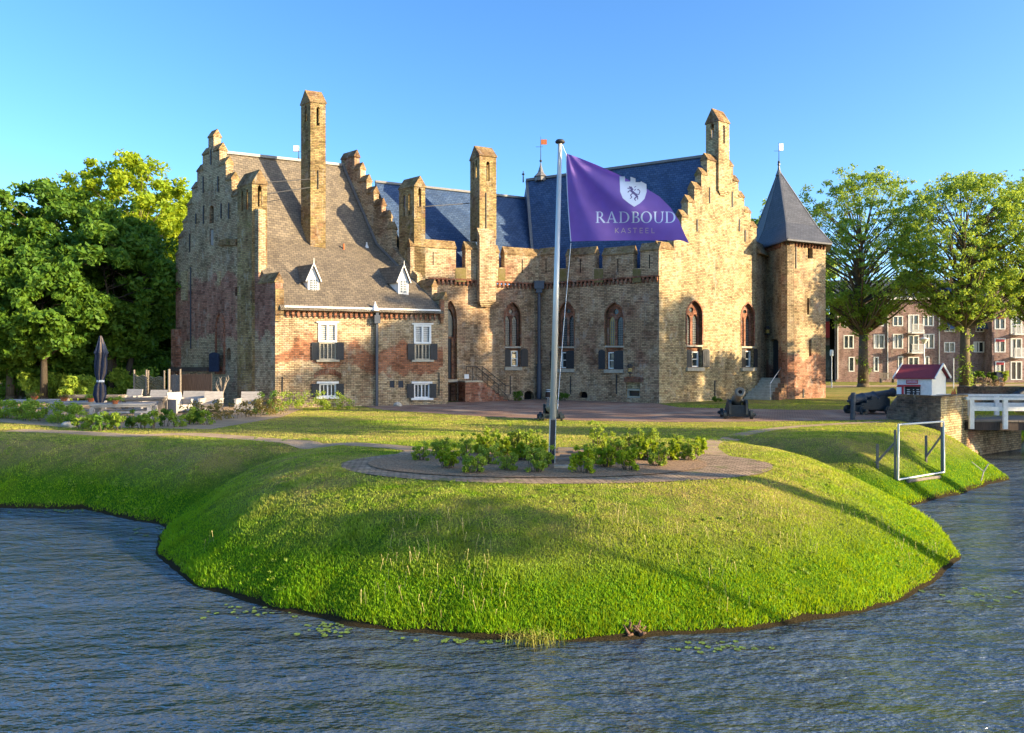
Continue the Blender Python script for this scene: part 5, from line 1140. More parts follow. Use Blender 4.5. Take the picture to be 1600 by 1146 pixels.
def stroke(a, b, w=.85):
    dx, dy = b[0]-a[0], b[1]-a[1]; L = math.hypot(dx, dy); nx_, ny_ = -dy/L*w/2, dx/L*w/2; return [(a[0]+nx_, a[1]+ny_), (b[0]+nx_, b[1]+ny_), (b[0]-nx_, b[1]-ny_), (a[0]-nx_, a[1]-ny_)]
T, B_ = 356.5, 364.6; M_ = (T+B_)/2; q = []
q += [stroke((961.5, T), (961.5, B_)), stroke((966.5, T), (962, M_+.3)), stroke((962.6, M_), (967, B_))]
q += [stroke((970.5, B_), (974, T)), stroke((974, T), (977.5, B_)), stroke((971.8, B_-2.6), (976.2, B_-2.6))]
q += [stroke((985.6, T+.9), (982.6, T+.4)), stroke((982.6, T+.4), (981.3, T+2.2)), stroke((981.3, T+2.2), (985.4, M_+.9)), stroke((985.4, M_+.9), (985, B_-.8)), stroke((985, B_-.8), (981, B_-.6))]
q += [stroke((988.8, T+.4), (995.4, T+.4)), stroke((992.1, T), (992.1, B_))]
for x in (1000, 1009): q += [stroke((x, T), (x, B_)), stroke((x, T+.4), (x+4.4, T+.4)), stroke((x, M_), (x+3.9, M_)), stroke((x, B_-.4), (x+4.4, B_-.4))]
q += [stroke((1018.5, T), (1018.5, B_)), stroke((1018.5, B_-.4), (1023, B_-.4))]
decal('small_lettering', q, 'letter_tan')
sh = [(968, 276), (976.5, 276), (976.5, 284), (985, 284), (985, 276.5), (993, 279), (993, 285), (1000.5, 285), (1001.5, 283.5), (1010, 288), (1010.5, 300), (1007, 311), (1000, 318), (991, 323.5), (982, 317.5), (973, 310), (969, 300)]
decal('shield', [sh], 'letter_white')
li = [stroke((985, 297), (991.5, 303), 3.6), stroke((991, 302), (996, 308), 3.2), stroke((985, 292.5), (988.5, 297.5), 3.6), stroke((983, 292), (986, 294), 2.6), stroke((984, 298), (980.8, 301), 1.5), stroke((984.5, 295.8), (980.4, 294.2), 1.4), stroke((990.5, 300), (985, 305.5), 1.7), stroke((985, 305.5), (987.5, 308.6), 1.5), stroke((987.5, 308.6), (984.5, 310.6), 1.3),
      stroke((995.5, 307), (991, 311), 2.0), stroke((991, 311), (993.5, 314), 1.5), stroke((996, 306), (996.4, 312), 1.6), stroke((993, 303), (998, 304.5), 1.3), stroke((998, 304.5), (1000, 299.5), 1.4), stroke((1000, 299.5), (997.5, 296), 1.3), stroke((997.5, 296), (996, 297.3), 1.4), stroke((991, 298), (993.5, 296), 1.3), stroke((991, 293), (994, 291.5), 1.1)]
decal('lion', li, 'lion', .011)
# stepping stones beside the pole
for k, (x0, x1, py) in enumerate([(871, 896, 704.5), (872, 895, 710), (875, 900, 716), (871, 906, 722), (866, 892, 733)]):
    a, b = gnd(x0, py), gnd(x1, py); mb = MB(); z = hz(a.x, a.y)+.055; mb.box(((a.x+b.x)/2, a.y, z), (b.x-a.x, .18 if k < 4 else .16, .06), rz=R([2, -1, 3, 0, -4][k])); o = mb.build('stepping_stone', 'timber' if k < 4 else 'stone', None)
    tag(o, ['farthest flat stepping board right of the flagpole post', 'second farthest stepping board right of the post', 'palest stepping board, in the middle of the five', 'widest stepping board right of the post', 'nearest rounded stepping stone in front of the post'][k], 'stepping stone', 'stepping boards beside the flagpole')
# ================================================================ CANNONS
def cannon(label, x, y, rz, elev=.12, sc=1.0, barrel_mat='cannon_dark', z=0.0, group='old ship cannons on wooden carriages'):
    """barrel along +X (muzzle at +X)"""
    t = thing('cannon', label, 'cannon', (x, y, z), group, rz); inv = Matrix.Rotation(-rz, 4, 'Z')
    ORG[t.name] = Vector((0, 0, 0))
    mb = MB(); d = Vector((math.cos(elev), 0, math.sin(elev))); piv = Vector((0, 0, .82)); s0 = piv-d*1.15
    mb.lathe(s0, d, [(-.22, .02), (-.20, .06), (-.13, .07), (-.08, .05), (-.04, .12), (0, .25), (.06, .27), (.10, .25), (.55, .245), (.58, .265), (.63, .265), (.66, .235), (1.15, .22), (1.18, .24), (1.23, .24), (1.26, .205), (2.05, .165), (2.12, .17), (2.22, .215), (2.30, .22), (2.34, .19), (2.34, .085), (1.9, .08)], 20)
    mb.tube(piv+Vector((0, -.42, -.06)), piv+Vector((0, .42, -.06)), .07, n=10); b = mb.build('barrel', barrel_mat, t, smooth=True)
    mb = MB(); mb.lathe(s0+d*2.30, d, [(0, .082), (.042, .082)], 16); mb.build('bore', 'dark', b)
    for s_ in (-1, 1):
        mb = MB(); y0, y1 = s_*.30, s_*.40
        prof = [(-1.15, .22), (.62, .22), (.62, .70), (.42, .84), (.12, .84), (.06, .76), (-.06, .76), (-.12, .84), (-.35, .84), (-.35, .68), (-.62, .68), (-.62, .54), (-.88, .54), (-.88, .42), (-1.15, .42)]
        n = len(prof); tr = tessellate_polygon([[Vector((a, c, 0)) for a, c in prof]]); vs_ = [(a, y0, c) for a, c in prof]+[(a, y1, c) for a, c in prof]; mb.add(vs_, list(tr)+[tuple(i+n for i in q[::-1]) for q in tr]+[(i, (i+1) % n, (i+1) % n+n, i+n) for i in range(n)]); mb.build('cheek', 'carriage', t)
    mb = MB(); mb.box((.45, 0, .42), (.16, .6, .40)); mb.box((-.3, 0, .32), (1.3, .58, .10)); mb.box((-.75, 0, .5), (.35, .2, .22)); mb.build('transom', 'carriage', t)
    for xx in (.42, -.9):
        mb = MB(); mb.box((xx, 0, .2), (.16, 1.3, .16)); mb.tube((xx, -.74, .2), (xx, .74, .2), .05, n=8); mb.build('axle', 'carriage', t)
        for s_ in (-1, 1):
            mb = MB(); mb.tube((xx, s_*.50, .2), (xx, s_*.62, .2), .2, n=18); mb.tube((xx, s_*.62, .2), (xx, s_*.70, .2), .08, n=12); mb.build('wheel', 'carriage', t)
    t.scale = (sc, sc, sc); return t
p = gnd(1160, 656); cannon('green-bronze cannon on the drive with its muzzle towards the viewer', p.x-.02, p.y+.7, R(-100), .34, .98, 'cannon_green')
p = gnd(1380, 648); cannon('black cannon seen from its side, half hidden by the rubble parapet', p.x-.25, p.y+.5, R(12), .16, 1.0)
cannon('small brown cannon end-on behind the foot of the flagpole', *gnd(861, 657).xy+Vector((0, .5)) if False else (gnd(861, 657).x, gnd(861, 657).y+.4), R(88), .1, .78, 'cannon_green')
PEDX, PEDY = 26.6, 39.0
# bollard
p = gnd(1332, 656); bo = thing('bollard', 'dark blue-black round bollard in a tuft of grass beside the drive', 'bollard', p)
mb = MB(); mb.lathe(p-Vector((0, 0, .1)), (0.03, 0, 1), [(0, .10), (1.0, .095), (1.1, .095), (1.11, .11), (1.18, .11), (1.2, .10), (1.25, .08)], 14); mb.build('post', 'cannon_dark', bo, smooth=False)
# ================================================================ BRIDGE, PARAPET, HUT
A0 = pl(1384, 31.9); A1 = pl(1470, 29.6); A2 = pl(1512, 31.3); A3_ = pl(1596, 34.2)
pw = thing('parapet_wall', 'old rubble and brick parapet wall wrapping the corner of the bridge abutment', 'wall', (*A1, 0))
WA, WBt, WC = Wall(A0, A1), Wall(A1, A2), Wall(A2, A3_)
def mpoly(mb, w, lp, t, f):
    tr = tessellate_polygon([[Vector((u, z, 0)) for u, z in lp]]); n = len(lp); mb.add([w.P(u, z, 0) for u, z in lp]+[w.P(f(u), z, -t) for u, z in lp], list(tr)+[tuple(i+n for i in q[::-1]) for q in tr]+[(i, (i+1) % n, (i+1) % n+n, i+n) for i in range(n)])
mb = MB(); zt = 1.0
mpoly(mb, WA, [(0, -1.0), (WA.L, -2.3), (WA.L, zt), (.55, zt), (.25, zt-.35), (.1, .4), (0, .0)], .45, lambda u: u-.55 if u > WA.L-.01 else u); mb.build('rubble_face', 'rubble', pw)
mb = MB(); mpoly(mb, WBt, [(0, -2.3), (WBt.L, -2.3), (WBt.L, zt), (0, zt)], .45, lambda u: u+.55 if u < .01 else u); mb.build('abutment_face', 'brick_pale', pw)
mb = MB(); 
panel(mb, WC, [(0, -2.4), (WC.L, -2.4), (WC.L, -.28), (0, -.28)], None, -.5, 0, True); mb.build('under_bridge_wall', 'brick', pw)
mb = MB(); ubox(mb, WC, WC.L-.05, WC.L+2.6, -2.4, zt-.05, -.45, -.04); mb.build('far_parapet', 'rubble', pw) if False else None
mb = MB()
c = [Vector((*WA.P(.5, 0, .03).xy,)), A1+Vector((0, -.04)), Vector((*WBt.P(WBt.L, 0, .03).xy,))]; 
for w_, u0, u1 in ((WA, .5, WA.L-.55), (WBt, .05, WBt.L)):
    n_ = int((u1-u0)/.12)
    for k in range(n_): a = u0+(u1-u0)*k/n_; ubox(mb, w_, a+.005, a+(u1-u0)/n_-.005, zt, zt+.07, -.44, .02)
mb.build('brick_coping', 'coping', pw)
br = thing('bridge', 'white-railed timber footbridge leading off to the right over the moat', 'bridge', (20, 31.5, 0))
bd = Vector((1.0, -.07)).normalized(); bn = Vector((-bd.y, bd.x)); O_ = pl(1511, 31.0); LB = 16.0; WD = 2.9
def bp(s_, t_, z): q = O_+bd*s_+bn*t_; return Vector((q.x, q.y, z))
mb = MB()
for k in range(int(LB/.17)): a = k*.17; mb.hexa([bp(a+.008, -.05, -.07), bp(a+.162, -.05, -.07), bp(a+.162, WD, -.07), bp(a+.008, WD, -.07), bp(a+.008, -.05, .0), bp(a+.162, -.05, .0), bp(a+.162, WD, .0), bp(a+.008, WD, .0)])
mb.build('deck', 'timber', br)
mb = MB()
for t_ in (.0, WD/2, WD-.1): mb.hexa([bp(0, t_, -.42), bp(LB, t_, -.42), bp(LB, t_+.14, -.42), bp(0, t_+.14, -.42), bp(0, t_, -.075), bp(LB, t_, -.075), bp(LB, t_+.14, -.075), bp(0, t_+.14, -.075)])
mb.build('beam', 'timber_dark', br)
for t_, dz in ((-.12, 0), (WD-.02, .0)):
    mb = MB(); mb.hexa([bp(-.12, t_-.06, .86), bp(LB, t_-.06, .86), bp(LB, t_+.16, .86), bp(-.12, t_+.16, .86), bp(-.12, t_-.06, .97), bp(LB, t_-.06, .97), bp(LB, t_+.16, .97), bp(-.12, t_+.16, .97)])
    mb.hexa([bp(0, t_+.0, .40), bp(LB, t_+.0, .40), bp(LB, t_+.06, .40), bp(0, t_+.06, .40), bp(0, t_+.0, .58), bp(LB, t_+.0, .58), bp(LB, t_+.06, .58), bp(0, t_+.06, .58)]); mb.build('rail', 'white_worn', br)
    for k in range(12):
        a = .12+k*1.35; mb = MB(); mb.hexa([bp(a-.09, t_-.045, -.36), bp(a+.09, t_-.045, -.36), bp(a+.09, t_+.065, -.36), bp(a-.09, t_+.065, -.36), bp(a-.09, t_-.045, .858), bp(a+.09, t_-.045, .858), bp(a+.09, t_+.065, .858), bp(a-.09, t_+.065, .858)]); mb.build('rail_post', 'white_worn', br)
# pedestal wall with its own cannon across the bridge
q0 = pl(1520, 40.5); W5 = Wall(pl(1516, 40.5), pl(1556, 40.5)); ped = thing('parapet_wall', 'low rubble wall seen through the bridge railing', 'wall', (W5.p.x, W5.p.y, 0)); mb = MB(); ubox(mb, W5, 0, 3.4, -.3, 1.05, -1.2, 0); mb.build('rubble_face', 'rubble', ped)
cannon('dark cannon barrel rising above the far side of the bridge railing', 27.6, 40.2, R(8), .42, .8)
# white hut
hx, hy = 19.6, 35.0; hut = thing('hut', 'small white weatherboarded hut with a dark red gabled roof behind the parapet', 'hut', (hx, hy, 0))
HW = Wall(pl(1403.5, 34.0), pl(1456, 33.4)); HS = Wall(pl(1456, 33.4), pl(1478, 34.75)); zt = zat(590, 33.6); za = zat(571, 34.1)
mb = MB()
for k in range(15):
    z0 = .0+k*zt/15; ubox(mb, HW, .0, HW.L, z0, z0+zt/15-.012, -.03, .012 if k % 2 == 0 else .006)
ubox(mb, HW, .02, HW.L-.02, 0, zt-.01, -.06, -.005)
mb.build('front_wall', 'white_worn', hut)
mb = MB(); panel(mb, HS, [(0, 0), (HS.L, 0), (HS.L, zt), (HS.L/2, za-.03), (0, zt)], None, -.05, 0, True)
c_ = HS.d*HS.L; HB = Wall(HW.p+c_, HW.q+c_); ubox(mb, HB, 0, HB.L, 0, zt, -.03, .03)
HS2 = Wall(HS.p-HW.d*HW.L, HS.q-HW.d*HW.L); panel(mb, HS2, [(0, 0), (HS.L, 0), (HS.L, zt), (HS.L/2, za-.03), (0, zt)], None, -.05, 0, True)
mb.build('gable_wall', 'white', hut)
mb = MB(); e = .14; dW, dS = Vector((*HW.d, 0)), Vector((*HS.d, 0)); pA, pB = Vector((*HW.p, 0)), Vector((*HW.q, 0)); rd = dS*(HS.L/2); sl = (za-zt)/(HS.L/2)
for side in (0, 1):
    base = (dS*(-.12) if side == 0 else dS*(HS.L+.12)); z_e = zt-.12*sl+.04; a, b = pA-dW*e+base, pB+dW*e+base; a.z = b.z = z_e; c, d = pB+dW*e+rd, pA-dW*e+rd; c.z = d.z = za+.04
    mb.add([a, b, c, d]+[v-Vector((0, 0, .05)) for v in (a, b, c, d)], [(0, 1, 2, 3), (7, 6, 5, 4), (0, 4, 5, 1), (1, 5, 6, 2), (2, 6, 7, 3), (3, 7, 4, 0)])
mb.build('roof', 'red_roof', hut)
mb = MB()
for P_ in (pA-dW*(e+.03), pB+dW*(e+.03)):
    for base in (dS*(-.14), dS*(HS.L+.14)): a = P_+base; a.z = zt-.14*sl+.03; b = P_+rd; b.z = za+.05; mb.beam(a, b, .035, .11)
mb.build('bargeboard', 'white', hut)
mb = MB(); wbox(mb, HW, 1416, 1434, 594, 600, .02, .06); sg = mb.build('name_board', 'red', hut)
mb = MB()
for k in range(7): wbox(mb, HW, 1418+k*2.1, 1419.2+k*2.1, 595, 596.5, .061, .066)
for k in range(9): wbox(mb, HW, 1417.6+k*1.75, 1418.5+k*1.75, 597.6, 598.8, .061, .066)
mb.build('lettering', 'letter_white', sg)
mb = MB(); wbox(mb, HW, 1402.5, 1438, 601.5, 604, .02, .3); mb.build('awning', 'red', hut)
mb = MB(); wbox(mb, HW, 1414, 1438, 604.5, 626, .015, .05); mnu = mb.build('menu_board', 'iron', hut)
mb = MB()
for r_ in range(5):
    for x0, x1 in ((1417, 1421.5), (1426.5, 1428), (1432, 1436)): wbox(mb, HW, x0, x1+(r_ % 2)*.8, 608.5+r_*3.4, 609.6+r_*3.4, .052, .056)
mb.build('menu_lines', 'paper', mnu)
ib = thing('notice_board', 'white notice board in a red frame leaning at the left corner of the hut', 'notice board', (18.2, 33.2, 0)); HN = Wall(pl(1401, 33.3), pl(1414, 33.1)); mb = MB(); ubox(mb, HN, 0, HN.u(1408.5), .75, zat(605, 33.2), -.03, 0); mb.build('board', 'paper', ib); mb = MB(); ubox(mb, HN, HN.u(1408.7), HN.u(1412), .0, zat(603, 33.2), -.05, .02); ubox(mb, HN, 0, HN.u(1408.6), zat(605, 33.2)+.003, zat(603, 33.2), -.05, .02); ubox(mb, HN, .02, .08, 0, .745, -.03, 0); mb.build('frame', 'red', ib)
# red triangular markers on the parapet
rt = thing('planter_sign', 'pair of small red pointed boards standing behind the abutment wall', 'sign', (*pl(1490, 33.0), 0)); WR = Wall(pl(1484, 33.0), pl(1498, 33.0))
for x0, h in ((1486, 610), (1491, 608)):
    mb = MB(); panel(mb, WR, [(x0-1, 636), (x0+6, 636), (x0+5, 618), (x0+2.5, h), (x0, 618)], None, -.04, 0) if x0 < 1490 else panel(mb, WR, [(x0-1, 636), (x0+6, 636), (x0+5, 618), (x0+2.5, h), (x0, 618)], None, -.12, -.06); mb.build('board', 'terracotta', rt)
mb = MB(); wbox(mb, WR, 1484, 1497, 619.5, 622.5, .005, .03); mb.build('white_strip', 'paper', rt)
# ---- tubular frame standing on the bank, with timber posts and struts
gf = thing('goal_frame', 'leaning square frame of silver tube on the grassy bank below the bridge', 'frame', (13.2, 25, -1))
def onb(px, py, Y): q = at(px, py, Y); return q
gl_, gr_ = ray_ground(1403, 752), ray_ground(1475, 742); YL_, YR_ = gl_.y, gr_.y
c1_, c2_, c3_, c4_ = onb(1404, 664, YL_), onb(1474.5, 659, YR_), onb(1475, 738, YR_), onb(1403, 750, YL_)
mb = MB(); mb.path([c1_, c2_, c3_, c4_, c1_], .032, 8)
mb.build('tube_frame', 'galv', gf)
mb = MB(); a = onb(1398.5, 672, YL_+.05); b = onb(1399, 751, YL_+.05); b.z = hz(b.x, b.y)-.25; mb.tube(a, b, .035, n=7)
a = onb(1471.5, 667, YR_+.05); b = Vector((a.x, a.y, hz(a.x, a.y)-.2)); mb.tube(a, b, .035, n=7); mb.build('post', 'timber', gf)
mb = MB(); sL = ray_ground(1371, 732); mb.tube(sL-Vector((0, 0, .2)), sL+Vector((0, 0, .72)), .045, n=6); mb.beam(sL+Vector((-.05, 0, .15)), onb(1398, 692, YL_+.1), .09, .05); mb.build('strut', 'timber', gf); mb = MB()
sR = ray_ground(1447, 722); mb.tube(sR-Vector((0, 0, .2)), sR+Vector((0, 0, .85)), .045, n=6); mb.beam(sR+Vector((0, 0, .15)), onb(1471, 681, YR_+.1), .09, .05); mb.build('strut', 'timber', gf)
a = ray_ground(1418, 755)+Vector((0, 0, .05)); b = ray_ground(1468, 748)+Vector((0, 0, .05)); mb = MB(); mb.tube(a, b, .05, n=7); o = mb.build('wooden_pole', 'timber', None); tag(o, 'loose wooden pole lying in the grass under the tube frame', 'pole')
# ================================================================ TERRACE FURNITURE
def table(label, x, y, L=2.1, W_=.9, rz=0, H=.76, group='chunky timber picnic tables on the terrace', pale=True):
    t = thing('picnic_table', label, 'table', (x, y, 0), group, rz); ORG[t.name] = Vector((0, 0, 0)); m = 'timber_pale' if pale else 'timber'
    mb = MB()
    for k in range(5): mb.box((0, -W_/2+W_*(k+.5)/5, H-.035), (L, W_/5-.012, .07))
    mb.box((0, 0, H-.11), (L-.1, W_-.14, .07)); mb.build('table_top', m, t)
    for sx in (-1, 1):
        for sy in (-1, 1): mb = MB(); mb.box((sx*(L/2-.09), sy*(W_/2-.09), (H-.15)/2-.02), (.15, .15, H-.11)); mb.build('leg', m, t)
    return t
def bench(label, x, y, L=1.9, rz=0, H=.45, group='low timber benches by the picnic tables'):
    t = thing('bench', label, 'bench', (x, y, 0), group, rz); ORG[t.name] = Vector((0, 0, 0)); mb = MB(); mb.box((0, -.09, H-.03), (L, .16, .06)); mb.box((0, .09, H-.03), (L, .16, .06)); mb.build('seat', 'timber_pale', t)
    for s_ in (-1, 1): mb = MB(); mb.box((s_*(L/2-.1), 0, (H-.06)/2-.02), (.12, .34, H-.03)); mb.build('leg', 'timber_pale', t)
    return t
def armchair(label, x, y, W_=1.0, rz=0, group='timber lounge seats with high sloping backs'):
    t = thing('lounge_chair', label, 'chair', (x, y, 0), group, rz); ORG[t.name] = Vector((0, 0, 0)); mb = MB(); mb.box((0, 0, .36), (W_-.1, .62, .07)); mb.box((0, -.3, .22), (W_-.1, .04, .24)); mb.build('seat', 'timber_pale', t)
    mb = MB(); M3 = Matrix.Rotation(R(-14), 3, 'X'); 
    for k in range(4): q = M3@Vector((0, 0, .09+k*.15)); mb.box((0, .30+q.y, .38+q.z), (W_-.02, .05, .145), M3=M3)
    mb.build('backrest', 'timber_pale', t)
    for s_ in (-1, 1): mb = MB(); mb.box((s_*(W_/2), -.02, .3), (.09, .66, .62)); mb.box((s_*(W_/2), -.02, .63), (.14, .72, .05)); mb.build('armrest', 'timber_pale', t)
    return t
p = G(193, 659); table('nearest large timber picnic table, with a potted plant near its right end', p.x, p.y, 2.3, .95, R(14)); bench('bench tucked in front of the nearest picnic table', p.x+.35, p.y-.55, 1.9, R(14)); bench('bench behind the nearest picnic table', p.x-.2, p.y+.85, 1.9, R(14))
PT = [(p.x, p.y)]
p = pl(55, 33.0); table('pale picnic table at far left behind the dense hedge', p.x, p.y, 2.3, .95, R(6)); PT.append((p.x, p.y)); bench('bench before the far left picnic table, half hidden by the hedge', p.x+.2, p.y-.85, 1.9, R(6))
p = pl(122, 31.6); table('picnic table between the far left one and the parasol', p.x, p.y, 2.0, .9, R(8)); PT.append((p.x, p.y)); bench('bench in front of the picnic table left of the parasol', p.x+.3, p.y-.85, 1.7, R(8))
p = pl(222, 34.6); table('picnic table right of the parasol, before the lounge seats', p.x, p.y, 2.0, .9, R(10), pale=False); PT.append((p.x, p.y)); bench('bench at the right end of the table before the lounge seats', p.x+.6, p.y-.8, 1.3, R(80))
p = pl(150, 37.5); table('far picnic table under the trees behind the parasol', p.x, p.y, 2.6, .9, R(4), pale=False)
p = pl(222, 37.0); table('low slatted coffee table between the two leftmost lounge seats', p.x, p.y, 1.1, .7, R(15), H=.42, pale=False)
p = pl(330, 35.0); table('small square coffee table near the thin hedge', p.x, p.y, 1.0, .7, R(15), H=.42, pale=False)
for k, (px, Y_, W_, rz) in enumerate([(202, 39.0, .95, -12), (244, 38.0, 1.15, -6), (300, 36.6, 1.35, -4), (330, 36.2, .9, 5), (388, 36.0, 1.0, 0), (281, 35.4, .8, 60)]):
    p = pl(px, Y_); armchair(['leftmost lounge seat under the trees', 'wide lounge seat before the wattle screen', 'widest lounge seat in front of the dark fence', 'lounge seat beside the bare sculpture tree', 'lounge seat against the left gable wall, rightmost one', 'lounge seat turned sideways before the dark fence'][k], p.x, p.y, W_, R(rz))
def pot(label, px, py, Y_, z, rr=.17):
    x = (px-CX)/F*Y_; t = thing('potted_plant', label, 'potted plant', (x, Y_, z), 'terracotta bowls of flowers on the picnic tables'); mb = MB(); mb.lathe((x, Y_, z), (0, 0, 1), [(0, rr*.6), (.03, rr*.62), (.12, rr*.85), (.13, rr*.95), (.16, rr*.95), (.16, rr*.8)], 12); mb.build('bowl', 'terracotta', t)
    g = np.random.default_rng(int(px)); c = np.column_stack([x+g.normal(size=14)*.12, Y_+g.normal(size=14)*.1, z+.17+g.uniform(0, .1, 14)]); V_, F_ = leaf_cloud(c, np.full(14, .10), 34, .028, .8, int(px)); mesh_np('leaves', V_, F_, 'leaf_autumn' if px < 110 else 'leaf_shrub', t)
pot('bowl of yellowish flowers on the far left table', 54, 0, 33.0, .76); pot('bowl of orange flowers on the table left of the parasol', 100, 0, 31.7, .76); pot('leafy bowl just left of the parasol pole', 142, 0, 31.3, .76); pot('leafy bowl on the nearest picnic table, right of the parasol', 180, 0, 29.7, .76, .15)
# closed parasol
x, y = pl(157, 30.6); pa = thing('parasol', 'closed navy and beige parasol tied at the waist beside the tables', 'parasol', (x, y, 0)); mb = MB(); mb.tube((x, y, 0), (x, y, 3.3), .03, n=8); mb.box((x, y, .05), (.6, .6, .1)); mb.build('pole', 'galv', pa)
zt_ = zat(525, y); g = np.random.default_rng(3); nf = 16
prof = [(0.0, .04), (.12, .075), (.35, .13), (.62, .20), (.70, .24), (.78, .20), (1.2, .215), (1.55, .20), (1.85, .12), (1.95, .115), (2.1, .19), (2.45, .215), (2.7, .15), (2.95, .05)]
for nm, mat, ph in (('canopy', 'navy', 0), ('canopy_trim', 'taupe', 1)):
    mb = MB(); vs_ = []; N = 48
    for k, (dz, r_) in enumerate(prof):
        for i_ in range(N):
            a = 2*PI*i_/N; rr = r_*(1+.20*math.sin(a*8+.5*dz*2)+.08*math.sin(a*3+dz*3)); rr *= .93 if ph else 1
            if ph: rr = r_*(.82+.30*max(0, math.sin(a*5+dz*.8+1.0))**2)
            vs_.append((x+.03*math.sin(dz*2)+math.cos(a)*rr, y+math.sin(a)*rr, zt_-dz))
    mb.add(vs_, [(k*N+i_, k*N+(i_+1) % N, (k+1)*N+(i_+1) % N, (k+1)*N+i_) for k in range(len(prof)-1) for i_ in range(N)]); mb.build(nm, mat, pa, smooth=True)
mb = MB(); mb.lathe((x, y, zt_-1.93), (0, 0, 1), [(0, .14), (.05, .15), (.09, .14)], 14); mb.build('tie_strap', 'white_worn', pa)
# screens and fences
def screen(label, px0, px1, Y_, z0, z1, mat, name='fence', posts=True, cat='fence', tops=None):
    w = Wall(pl(px0, Y_), pl(px1, Y_-.3)); t = thing(name, label, cat, (*w.p, 0)); mb = MB()
    if mat == 'wattle':
        n = 16
        for k in range(n): 
            z = z0+(z1-z0)*k/n; pts = [w.P(w.L*j/8, z+.05*math.sin(j*1.3+k*.5), .03*(-1)**(j+k)) for j in range(9)]; mb.path(pts, .04, 5)
    else:
        n = max(2, int(w.L/.14))
        for k in range(n): ubox(mb, w, w.L*k/n+.006, w.L*(k+1)/n-.006, z0, z1+.02*((k*7) % 3), -.03, 0)
    mb.build('boards' if mat != 'wattle' else 'woven_panel', mat, t)
    if posts:
        for u_ in (0, w.L): mb = MB(); mb.tube(w.P(u_, -.1, .06), w.P(u_, (tops or z1+.35), .06), .05, n=7); mb.build('post', 'timber', t)
    return t
screen('wattle screen of woven branches between two posts', 211, 230, 41, .5, zat(586, 41), 'wattle', tops=zat(578, 41))
screen('darker drooping wattle panel between the screen and the thin posts', 233, 258, 41.5, .4, zat(588, 41.5), 'wattle', tops=zat(579, 41.5))
screen('greenish board fence with a tall pale post, left of the dark fence', 266, 283, 40.2, 0, zat(586, 40.2), 'timber', tops=zat(577, 40.2))
screen('tall dark brown board fence against the castle corner', 284, 331, 40.4, 0, zat(585, 40.4), 'timber_dark', posts=False)
x, y = pl(264, 36.5); o = MB().tube((x, y, -.1), (x, y, zat(577, y)), .06, n=8).build('post', 'timber', None); tag(o, 'single tall weathered post standing before the fences', 'post')
x, y = pl(346, 38.4); t = thing('sculpture_tree', 'small bare gnarled tree trunk against the gable wall', 'tree', (x, y, 0)); mb = MB(); g = random.Random(4); mb.tube((x, y, -.1), (x+.03, y, .9), .10, .08, 8)
for k in range(9): a = Vector((x+.03, y, .5+k*.06)); b = a+Vector((g.uniform(-.35, .35), g.uniform(-.2, .2), g.uniform(.3, .8))); mb.tube(a, b, .05, .02, 6); mb.tube(b, b+Vector((g.uniform(-.15, .15), 0, .2)), .025, .01, 5)
mb.build('trunk', 'timber', t)
w = LG.shift(.35); mb = MB(); o_ = arch(328.5, 343, 551, 555, 581, False, 5); panel(mb, w, o_, None, 0, .08); o = mb.build('hanging_sign', 'navy', castle); o['label'] = 'dark arched board hung on the gable wall'
# barrel by the wall and a boulder
x, y = gnd(858.5, 625).xy; t = thing('barrel', 'small red-brown barrel standing by the downpipe', 'barrel', (x, y, 0)); mb = MB(); mb.lathe((x, y, 0), (0, 0, 1), [(0, .2), (.12, .24), (.32, .26), (.52, .24), (.66, .2)], 14); mb.build('staves', 'door_brown', t)
mb = MB(); mb.lathe((x, y, .12), (0, 0, 1), [(0, .243), (.04, .248)], 14); mb.lathe((x, y, .52), (0, 0, 1), [(0, .25), (.04, .235)], 14); mb.lathe((x, y, .62), (0, 0, 1), [(0, .215), (.05, .21)], 14); mb.build('hoop', 'white_worn', t)
def boulder(label, px, py, r_, seed, mat='rock'):
    p = gnd(px, py); bm = bmesh.new(); bmesh.ops.create_icosphere(bm, subdivisions=3, radius=r_); g = random.Random(seed); o3 = Vector((g.uniform(0, 9),)*3)
    from mathutils import noise
    for v in bm.verts: v.co *= 1+.25*noise.noise(v.co*2.2/r_*.5+o3); v.co.z *= .62; v.co += Vector((p.x, p.y, r_*.35))
    me = bpy.data.meshes.new('boulder'); bm.to_mesh(me); bm.free(); o = finish('boulder', me, mat, None, False, True, False); tag(o, label, 'boulder', 'boulders in the forecourt' if seed else None); return o
boulder('pale boulder at the foot of the brick wing, near its downpipe', 621, 635, .24, 1)
boulder('pale stone at the foot of the tower stairs', 1225, 621, .26, 2)
boulder('grey-white boulder in the border left of the young shrubs', 108, 668, .27, 3)
# espalier / small plants at the wall foot
for k, (px, py, h, mat) in enumerate([(808, 627, .75, 'leaf_dark'), (880, 627, .6, 'leaf_dark'), (1120, 628, .35, 'leaf_dark')]):
    p = gnd(px, py); bush('wall_plant', ['climbing plant below the leftmost gothic window', 'small dark plant at the wall behind the flagpole', 'low plant at the foot of the sunlit gable'][k], p.x, p.y-.15, .7, .3, h, mat, 14, 45, .05, 420+k, 'plants at the wall foot')
